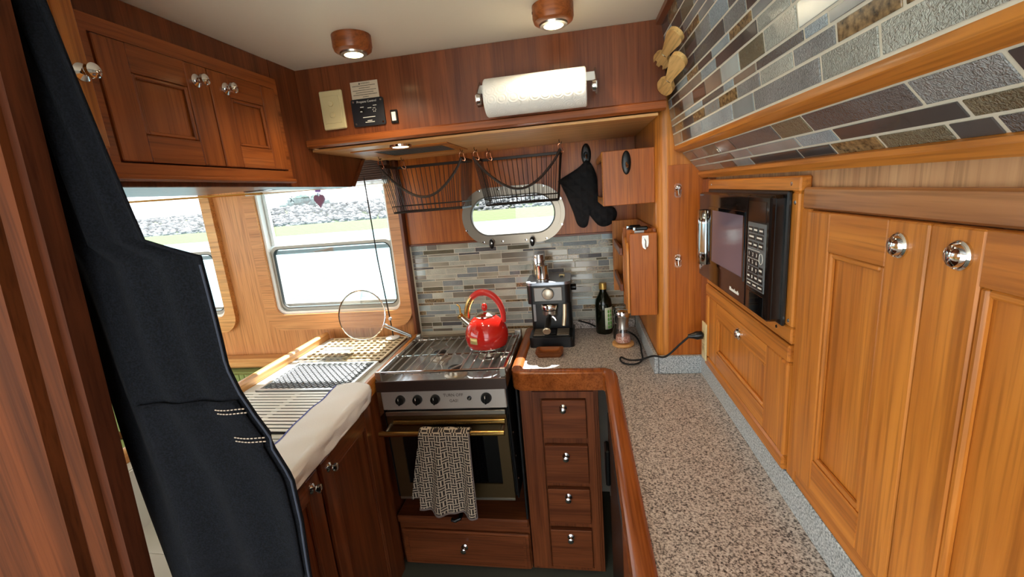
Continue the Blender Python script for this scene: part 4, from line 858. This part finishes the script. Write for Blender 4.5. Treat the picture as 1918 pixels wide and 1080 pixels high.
nc = thing('corner_cabinet', (-1.0, .45, 1.68), 'teak overhead cabinet nearest the camera, half hidden by the apron', 'cabinet')
obj('carcass', MB().box(-1.2, -.818, .506, .690, 1.679, 1.9995, .003), wood('teak', 'z'), nc)
panel_door('door', nc, (-.800, .508, 1.692), (0, 1, 0), (0, 0, 1), .170, .245, 'gold', (.036, .055), knob=(.154, .118), gu='y', th=.017)

# ================================================================ SOFFIT FITTINGS
YS = 1.404
sw = thing('switch_plate', (-.775, YS, 1.806), 'cream double light switch plate on the wooden soffit', 'switch')
obj('plate', B(-.815, -.736, 1.394, YS, 1.807, 1.925, .004), CREAM, sw)
obj('inner_plate', B(-.806, -.745, 1.3925, 1.396, 1.825, 1.908, .001), CREAM, sw)
for zz in (1.884, 1.850): obj('button', MB().lathe([(.009, 0), (.009, .003), (.0075, .005), (.0005, .0055)], (-.776, 1.3925, zz), (0, -1, 0), 18), CREAM, sw)
pp = thing('propane_panel', (-.656, YS, 1.805), 'black propane control panel with lettering beside the cream switch plate', 'control panel')
obj('plate', MB().prism(yz(rrect(-.711, -.601, 1.806, 1.889, .006, 3)), 'y', 1.399, YS), P('panel_black', (28, 28, 34), .45), pp)
for x in (-.703, -.609):
    for zz in (1.881, 1.814): obj('screw', MB().lathe([(.0035, 0), (.003, .001)], (x, 1.399, zz), (0, -1, 0), 10), CHROME, pp)
text('title', 'Propane Control', .0098, WINK, pp, (-.657, 1.3986, 1.880), (1, 0, 0), (0, 0, 1), depth=.0002)
obj('toggle', B(-.682, -.668, 1.392, 1.399, 1.846, 1.859, .002), BLACK, pp); obj('toggle_tip', B(-.679, -.672, 1.390, 1.393, 1.847, 1.851, .001), P('tip_grey', (170, 170, 170), .4), pp)
for q in range(6):
    a_ = q * math.pi / 3; obj('indicator', MB().sphere((-.634 + .005 * math.cos(a_), 1.3988, 1.853 + .006 * math.sin(a_)), .0016, 8), WINK, pp)
for x0, x1, zz in ((-.681, -.669, 1.864), (-.656, -.643, 1.860), (-.637, -.625, 1.866), (-.676, -.634, 1.8325), (-.662, -.646, 1.822), (-.670, -.638, 1.8175)): obj('small_lettering', B(x0, x1, 1.3986, 1.3992, zz - .001, zz + .001, 0), WINK, pp)
wl = thing('warning_label', (-.659, YS, 1.89), 'pale warning label above the black propane panel', 'label')
obj('paper', B(-.706, -.613, 1.4030, 1.4044, 1.889, 1.941, 0), P('label_beige', (206, 190, 166), .6), wl)
text('heading', 'WARNING', .0066, INK, wl, (-.655, 1.4028, 1.935), (1, 0, 0), (0, 0, 1), depth=.0001)
obj('warning_triangle', MB().prism([(1.9325, -.6775), (1.9325, -.6715), (1.9385, -.6745)], 'y', 1.4025, 1.4031), INK, wl, smooth=0)
for i, (a, b) in enumerate(((-.70, -.622), (-.678, -.64), (-.70, -.62), (-.69, -.63), (-.70, -.618), (-.668, -.648))): obj('print_line', B(a, b, 1.4026, 1.4031, 1.9275 - i * .0066, 1.9288 - i * .0066, 0), INK, wl)
rk = thing('rocker_switch', (-.571, YS, 1.805), 'small black rocker switch with white face on the soffit', 'switch')
obj('bezel', B(-.583, -.559, 1.398, YS, 1.805, 1.846, .002), BLACK, rk); obj('rocker', B(-.578, -.564, 1.3955, 1.399, 1.812, 1.839, .002), WHITE, rk)
# paper towel roll and holder
ph = thing('paper_towel_holder', (-.11, YS, 1.82), 'steel wall bracket holding the paper towel roll', 'holder')
obj('back_bar', B(-.285, .064, 1.4005, YS, 1.86, 1.885, .001), STEEL, ph)
for x in (-.285, .061):
    obj('arm', MB().prism([(YS, 1.895), (YS, 1.825), (1.345, 1.812), (1.325, 1.824), (1.325, 1.842), (1.345, 1.852)], 'x', x, x + .003), STEEL, ph, smooth=0)
    obj('end_cap', MB().lathe([(.017, 0), (.015, .010), (.0005, .013)], (x + .003 if x < 0 else x, 1.338, 1.832), (1 if x < 0 else -1, 0, 0), 20), CHROME, ph)
def emboss():
    m_, nt, b = mat('paper_towel'); b.inputs['Base Color'].default_value = lin((238, 236, 230)); b.inputs['Roughness'].default_value = .9
    v_ = nd(nt, 'ShaderNodeTexVoronoi', i_Scale=32.0); v_.inputs['Randomness'].default_value = .15; nt.links.new(coords(nt, (1, 1, 1), False), v_.inputs['Vector'])
    mm_ = nd(nt, 'ShaderNodeMath', operation='SINE'); m2 = nd(nt, 'ShaderNodeMath', operation='MULTIPLY'); m2.inputs[1].default_value = 34.0
    nt.links.new(v_.outputs['Distance'], m2.inputs[0]); nt.links.new(m2.outputs[0], mm_.inputs[0]); bump(nt, b, mm_.outputs[0], .25, .0012); return m_
pr_ = thing('paper_towel_roll', (-.112, 1.338, 1.775), 'full white embossed paper towel roll under the ceiling light', 'paper towel')
obj('roll', MB().lathe([(.018, 0), (.050, 0), (.0525, .003), (.0525, .287), (.050, .290), (.018, .290), (.018, 0)], (-.256, 1.338, 1.832), (1, 0, 0), 48, False), emboss(), pr_)
obj('core', MB().lathe([(.0178, .001), (.0178, .289)], (-.256, 1.338, 1.832), (1, 0, 0), 24, False), P('card', (170, 140, 104), .8), pr_)
# ceiling lights
def ceil_light(x, y, lab):
    t = thing('ceiling_light', (x, y, 1.945), lab, 'light', 'round wooden ceiling lights')
    obj('wooden_ring', MB().lathe([(.051, 0), (.051, -.028), (.048, -.037), (.040, -.042), (.030, -.042)], (x, y, 1.9995), (0, 0, 1), 36), wood('teak', 'x'), t)
    obj('bezel', MB().lathe([(.036, -.041), (.034, -.046), (.0245, -.047), (.0245, -.043)], (x, y, 1.9995), (0, 0, 1), 32, False), STEEL, t)
    obj('lens', MB().lathe([(.0245, 0), (.022, -.003), (.0005, -.0035)], (x, y, 1.9545), (0, 0, 1), 28), P('lamp_glow', (255, 240, 205), .4, emit=(255, 226, 164), estr=5), t)
    obj('set_screw', MB().lathe([(.004, 0), (.003, .001)], (x - .0500, y - .010, 1.985), (-1, -.2, 0), 10), BLACK, t)
    l = bpy.data.lights.new('ceiling_light_bulb', 'SPOT'); l.energy = 2.2; l.color = (1, .83, .58); l.spot_size = math.radians(150); l.spot_blend = .6; l.shadow_soft_size = .02
    lo_ = bpy.data.objects.new('bulb', l); COL.objects.link(lo_); lo_.parent = t; lo_.location = (0, 0, .0)
ceil_light(-.580, 1.200, 'wooden-ringed ceiling light above the cream switch plate')
ceil_light(-.043, 1.200, 'wooden-ringed ceiling light above the paper towel roll')
pk = thing('soffit_light', (-.593, 1.475, 1.745), 'flat round lit light in the underside of the soffit', 'light')
obj('bezel', MB().lathe([(.038, 0), (.037, -.006), (.027, -.007), (.027, -.002)], (-.593, 1.475, 1.7462), (0, 0, 1), 32, False), CHROME, pk)
obj('lens', MB().lathe([(.027, 0), (.0005, -.001)], (-.593, 1.475, 1.7405), (0, 0, 1), 28), P('lamp_glow', (255, 240, 205), .4), pk)
l = bpy.data.lights.new('soffit_bulb', 'SPOT'); l.energy = 1.0; l.color = (1, .85, .62); l.spot_size = math.radians(150); l.spot_blend = .6; l.shadow_soft_size = .02
o = bpy.data.objects.new('bulb', l); COL.objects.link(o); o.parent = pk; o.location = (0, 0, -.008)
vt = thing('vent_grille', (-.6, 1.66, 1.735), 'wood-framed extractor vent in the underside of the soffit', 'vent')
obj('frame', MB().ring([(-.80, 1.515), (-.44, 1.515), (-.44, 1.80), (-.80, 1.80)], [(-.735, 1.565), (-.475, 1.565), (-.475, 1.765), (-.735, 1.765)], 'z', 1.7425, 1.7462), wood('gold', 'x'), vt, smooth=0)
obj('filter', B(-.735, -.475, 1.565, 1.765, 1.7448, 1.7458, 0), BLACKM, vt)
for i in range(9): obj('louvre', B(-.735, -.475, 1.575 + i * .021, 1.583 + i * .021, 1.7434, 1.7447, .0003), P('louvre_grey', (70, 68, 66), .5), vt)
# ---- hanging wire baskets
def basket(dx, y0, y1, lab):
    t = thing('wire_basket', (-.62 + dx, (y0 + y1) / 2, 1.51), lab, 'basket', 'hanging wire baskets')
    T = (-.795 + dx, -.450 + dx, y0, y1, 1.705); Bt = (-.762 + dx, -.470 + dx, y0 + .012, y1 - .012, 1.512)
    def rect(a, r): return MB().tube([(a[0], a[2], a[4]), (a[1], a[2], a[4]), (a[1], a[3], a[4]), (a[0], a[3], a[4])], r, 6, True)
    def lerp(k): return tuple(b + (a - b) * k for a, b in zip(T, Bt))
    obj('top_rail', MB().box(T[0], T[1], T[3] - .002, T[3] + .002, T[4] - .006, T[4] + .006).box(T[0] - .002, T[0] + .002, T[2], T[3], T[4] - .006, T[4] + .006).box(T[1] - .002, T[1] + .002, T[2], T[3], T[4] - .006, T[4] + .006), WIRE, t)
    for k in (0, .14, .02): obj('ring_wire', rect(lerp(k), .0021), WIRE, t)
    def up(fx, fy): return [(Bt[0] + (Bt[1] - Bt[0]) * fx, Bt[2] + (Bt[3] - Bt[2]) * fy, Bt[4]), (T[0] + (T[1] - T[0]) * fx, T[2] + (T[3] - T[2]) * fy, T[4])]
    wires = [(i / 16, 1) for i in range(17)] + [(0, j / 9) for j in range(9)] + [(1, j / 9) for j in range(9)]
    for fx, fy in wires: obj('wire', MB().tube(up(fx, fy), .0014, 5), WIRE, t)
    for i in range(1, 16): 
        x = Bt[0] + (Bt[1] - Bt[0]) * i / 16; obj('wire', MB().tube([(x, Bt[2], Bt[4]), (x, Bt[3], Bt[4])], .0011, 5), WIRE, t)
    # front: low part above the base, and the deep-swagged front rail
    for i in range(1, 16):
        a, b = up(i / 16, 0); s_ = 1 - .70 * math.sin(math.pi * i / 16) ** .75; b2 = Vector(a) + (Vector(b) - Vector(a)) * max(.16, s_)
        obj('wire', MB().tube([a, b2], .0011, 5), WIRE, t)
    sw_ = []
    for i in range(25):
        f = i / 24; s_ = 1 - .70 * math.sin(math.pi * f) ** .75; a, b = up(f, 0); sw_.append(Vector(a) + (Vector(b) - Vector(a)) * s_)
    obj('swagged_front_rail', MB().tube(sw_, .0052, 8), P('rail_brown', (66, 54, 48), .4, .4), t)
    return t
basket(0, 1.72, 1.90, 'black wire basket hanging left of the porthole')
basket(.385, 1.76, 1.93, 'black wire basket hanging in front of the porthole')
hooks = [((-.795, 1.73), 'left end of the left basket', -1), ((-.755, 1.865), 'left rear of the left basket', -1), ((-.455, 1.74), 'right end of the left basket', 1), ((-.405, 1.77), 'left end of the right basket', -1), ((-.370, 1.86), 'left rear of the right basket', -1), ((-.068, 1.80), 'right end of the right basket', 1)]
for (x, y), lab, sg_ in hooks:
    t = thing('copper_hook', (x, y, 1.70), 'copper wire hook at the ' + lab, 'hook', 'copper hooks under the soffit')
    obj('cup_hook', MB().tube(smooth_path([(x, y, 1.7465), (x, y, 1.737), (x + .007, y, 1.730), (x + .009, y, 1.737)], 4), .0014, 6), WIRE, t)
    obj('wire_loop', MB().tube(smooth_path([(x + .006, y, 1.733), (x - .004, y + .002, 1.727), (x - .005, y, 1.710), (x + .004, y - .002, 1.700), (x + .013, y, 1.696), (x + .016, y, 1.703), (x + .012, y, 1.712), (x + .010, y + .001, 1.726)], 4), .0018, 6), COPPER, t)

# ================================================================ CURTAIN WIRE, ORNAMENTS, SETTEE
cw = obj('curtain_rod', MB().tube([(-2.50, 1.90, 1.673), (-1.57, 1.90, 1.6533), (-1.48, 1.90, 1.6503)], .005, 8).tube([(-1.48, 1.90, 1.6503), (-.97, 1.90, 1.6376), (-.895, 1.905, 1.6355), (-.868, 1.957, 1.635)], .0014, 6).tube([(-2.50, 1.90, 1.673), (-2.66, 1.957, 1.675)], .004, 6), BRASS, label='thin brass curtain wire stretched in front of the windows', cat='curtain rod')
YO = 1.90; HX = -1.192; HZ = 1.600
ht = thing('heart_ornament', (HX, YO, 1.565), 'purple heart ornament hanging in the galley window', 'ornament')
HP = [(math.sin(t) ** 3 * .026 + HX, HZ - .004 + (.0165 * math.cos(t) - .0065 * math.cos(2 * t) - .0026 * math.cos(3 * t) - .0014 * math.cos(4 * t)) * 1.6) for t in [i * math.pi / 14 for i in range(28)]]
obj('heart', MB().prism(yz(HP), 'y', YO - .006, YO + .004), P('heart_purple', (132, 76, 104), .5, bumps=(90, .5, .003)), ht)
obj('ribbon', MB().tube([(HX - .006, YO, HZ + .012), (HX - .003, YO, 1.632), (HX, YO, 1.6425)], .0015, 6).tube([(HX + .006, YO, HZ + .012), (HX + .003, YO, 1.632), (HX, YO, 1.6425)], .0015, 6), P('ribbon', (150, 110, 190), .6), ht)
obj('bow', MB().sphere((HX - .007, YO - .003, 1.638), .009, 10, (1, .4, .6)).sphere((HX + .007, YO - .003, 1.638), .009, 10, (1, .4, .6)), P('ribbon', (150, 110, 190), .6), ht)
FX = -1.335
fg = thing('wire_ornament', (FX, YO, 1.60), 'tiny silver wire figure hanging left of the purple heart', 'ornament')
obj('figure', MB().tube([(FX + .004, YO, 1.6465), (FX + .004, YO, 1.622)], .001, 6).tube([(FX - .010, YO, 1.618), (FX, YO, 1.612), (FX + .012, YO, 1.598)], .0016, 6).tube([(FX, YO, 1.612), (FX - .006, YO, 1.596)], .0016, 6).sphere((FX + .004, YO, 1.622), .003, 8), P('pewter', (110, 112, 118), .3, .8), fg)
se = thing('settee', (-2.3, 1.6, 0), 'green ribbed settee beyond the left counter', 'settee')
obj('base', B(-3.3, -1.36, 1.25, 1.97, 0, .30), wood('red', 'x'), se)
GREEN = P('green_cloth', (138, 150, 92), .95)
obj('seat_cushion', B(-3.3, -1.36, 1.26, 1.80, .301, .42, .03), GREEN, se)
rb = MB()
for i in range(64): rb.cyl((-1.375 - i * .030, 1.845, .43), (-1.375 - i * .030, 1.855, .755), .0165, 8)
bk = obj('back_cushion_ribs', rb, GREEN, se); bk['kind'] = 'stuff'
obj('back_cushion', B(-3.3, -1.36, 1.85, 1.955, .42, .758, .02), GREEN, se)

# ================================================================ NEAR LEFT: POST AND APRON
ps = thing('door_post', (-.9, .47, 0), 'dark reddish moulded wooden door post at the left edge, close to camera', 'post')
def slab(xr_top, xr_bot, xl_top, xl_bot, y0, y1):
    # right edge at height 1.746 / 1.036 -> extrapolate to floor and ceiling
    k = lambda a, b, z: b + (a - b) * (z - 1.036) / .71
    zs = (0, 1.999); v = []
    for y in (y0, y1):
        for z_ in zs: v += [(k(xl_top, xl_bot, z_), y, z_), (k(xr_top, xr_bot, z_), y, z_)]
    return MB().add(v, [(0, 1, 3, 2), (4, 6, 7, 5), (0, 4, 5, 1), (2, 3, 7, 6), (0, 2, 6, 4), (1, 5, 7, 3)])
obj('jamb', slab(-.652, -.698, -.80, -.90, .450, .478), wood('dark', 'z', .6), ps, smooth=0)
obj('moulding', slab(-.664, -.716, -.690, -.752, .440, .4499), wood('post', 'z', .6), ps, smooth=0)
obj('moulding', slab(-.705, -.770, -.86, -.98, .432, .4499), wood('post', 'z', .6), ps, smooth=0)
obj('return', slab(-.83, -.89, -1.25, -1.35, .452, .50), wood('dark', 'z', .6), ps, smooth=0)
ap = thing('apron', (-.6, .5, .5), 'black denim apron hanging from the door post at left', 'apron')
def ri(z_):
    tab = [(2.0, -.655), (1.84, -.636), (1.70, -.612), (1.545, -.587), (1.528, -.583), (1.520, -.520), (1.512, -.505), (1.45, -.506), (1.35, -.508), (1.31, -.497), (1.27, -.478), (1.239, -.460), (1.232, -.466), (1.173, -.440), (1.10, -.437), (1.0, -.442), (.8, -.43), (.5, -.42)]
    for (a, b), (c_, d_) in zip(tab, tab[1:]):
        if z_ >= c_: return b + (d_ - b) * (a - z_) / (a - c_)
    return tab[-1][1]
def le(z_): return -.722 - .01 * max(0, 1.6 - z_)
def apf(u, v):
    z_ = 1.985 - v * 1.45; 
    r_ = ri(z_); l_ = le(z_); x = l_ + (r_ - l_) * u; low = max(0, 1.5 - z_)
    return (x, .505 + .010 * math.sin(u * 8 + v * 3) * (.4 + low) + .016 * low * math.sin(u * 13 + 1.5) + .004 * math.sin(u * 21 + z_ * 9), z_)
def denim():
    m_, nt, b = mat('dark_denim'); b.inputs['Roughness'].default_value = .95; b.inputs['Specular IOR Level'].default_value = .15
    n_ = nd(nt, 'ShaderNodeTexNoise', i_Scale=420.0, i_Detail=2.0); nt.links.new(coords(nt, (1, 1, 1), False), n_.inputs['Vector'])
    nt.links.new(ramp(nt, n_.outputs['Fac'], [(.35, lin((6, 7, 10))), (.7, lin((20, 22, 29)))]), b.inputs['Base Color']); bump(nt, b, n_.outputs['Fac'], .3, .002); return m_
DEN = denim()
obj('cloth', MB().grid(apf, 44, 110), DEN, ap, thick=.004, smooth=70)
stt = MB()
for z0 in (1.288, 1.282, 1.243, 1.237):
    v0 = (1.985 - z0) / 1.45
    for i in range(9): stt.tube([Vector(apf(.80 + i * .0215, v0)) + Vector((0, -.0095, 0)), Vector(apf(.813 + i * .0215, v0)) + Vector((0, -.0095, 0))], .0009, 5)
obj('pocket', MB().grid(lambda u, v: Vector(apf(.30 + .66 * u, (1.985 - 1.30 + .30 * v) / 1.45)) + Vector((0, -.006, 0)), 20, 20), DEN, ap, thick=.003, smooth=70)
obj('stitching', stt, P('thread', (190, 172, 156), .8), ap)['kind'] = 'stuff'
obj('hem_seam', MB().tube([Vector(apf(.992, .335 + i * .012)) + Vector((0, -.003, 0)) for i in range(50)], .0016, 6), P('seam', (52, 58, 72), .9), ap)
pg_ = thing('coat_peg', (-.69, .47, 1.95), 'wooden peg on the door post from which the apron hangs', 'peg')
obj('peg', MB().cyl((-.69, .479, 1.965), (-.69, .545, 1.972), .008, 12).sphere((-.69, .548, 1.972), .012, 12), wood('teak', 'x'), pg_)

# ================================================================ OUTSIDE
def water():
    m_, nt, b = mat('water'); b.inputs['Base Color'].default_value = lin((74, 108, 116)); b.inputs['Roughness'].default_value = .3; b.inputs['Specular IOR Level'].default_value = .1
    n_ = nd(nt, 'ShaderNodeTexNoise', i_Scale=1.0, i_Detail=4.0); nt.links.new(coords(nt, (1.2, 2.4, 1), False), n_.inputs['Vector']); bump(nt, b, n_.outputs['Fac'], .5, .3); return m_
obj('water', B(-160, 120, -90, 46, -1.3, -1.2, 0), water(), kind='structure', label='pale blue green water outside the windows')
def bankz(y): return -1.2 + 1.0 * (y - 45) / 7 if y < 52 else min(1.9, -.2 + 2.1 * (y - 52) / 9) - .3
gs = MB().grid(lambda u, v: (-160 + 280 * u, 45 + 55 * v * v, bankz(45 + 55 * v * v) ), 60, 30)
obj('grass_bank', gs, P('bank_green', (60, 74, 28), .95, bumps=(2, .5, .2)), kind='structure', label='green grassy bank along the far shore')
rocks = MB()
ico = [(0, 0, 1), (.894, 0, .447), (.276, .851, .447), (-.724, .526, .447), (-.724, -.526, .447), (.276, -.851, .447), (.724, .526, -.447), (-.276, .851, -.447), (-.894, 0, -.447), (-.276, -.851, -.447), (.724, -.526, -.447), (0, 0, -1)]
icf = [(0, 1, 2), (0, 2, 3), (0, 3, 4), (0, 4, 5), (0, 5, 1), (1, 6, 2), (2, 7, 3), (3, 8, 4), (4, 9, 5), (5, 10, 1), (6, 7, 2), (7, 8, 3), (8, 9, 4), (9, 10, 5), (10, 6, 1), (11, 7, 6), (11, 8, 7), (11, 9, 8), (11, 10, 9), (11, 6, 10)]
for i in range(5200):
    t = random.random(); x = random.uniform(-100, 30); r_ = random.uniform(.14, .46)
    rocks.add([(x + p[0] * r_ * random.uniform(.7, 1.3), 52 + 8 * t + p[1] * r_, -.5 + 2.6 * t + p[2] * r_ * random.uniform(.6, 1)) for p in ico], icf)
obj('breakwater_rocks', rocks, speckle('rock', [(.3, (34, 38, 44)), (.7, (112, 112, 112))], .8, .9), label='rubble of grey rocks on the far breakwater', cat='rocks', kind='stuff', smooth=0)
for i, (x, y, h, w, lab) in enumerate(((-27, 66, 5.0, 4.0, 'rounded hazy tree beyond the rocks, left of the heart'), (-22, 70, 6.4, 3.2, 'tallest hazy tree beyond the rocks behind the heart'), (-17.5, 66, 4.4, 3.4, 'low hazy tree right of the tallest tree'), (-9, 72, 4.4, 5.0, 'wide hazy tree at the right of the galley window'), (-45, 68, 3.4, 5.0, 'low hazy tree seen through the left window'))):
    t = thing('tree', (x, y, 1.5), lab, 'tree', 'trees on the far shore'); fo = MB()
    for k in range(60):
        a_ = random.random() * 6.283; q_ = math.sqrt(random.random()); hz = random.random(); r_ = random.uniform(.4, .9)
        fo.add([(x + math.cos(a_) * q_ * w * (1.1 - .7 * hz) + p[0] * r_, y + math.sin(a_) * q_ * w * .5 + p[1] * r_, 2.0 + hz * (h - 2) + p[2] * r_) for p in ico], icf)
    obj('crown', fo, P('tree_green', (70, 92, 92), .95), t, smooth=0); obj('trunk', MB().cyl((x, y, .5), (x, y, 3), .25, 8), P('bark', (90, 76, 64), .9), t)
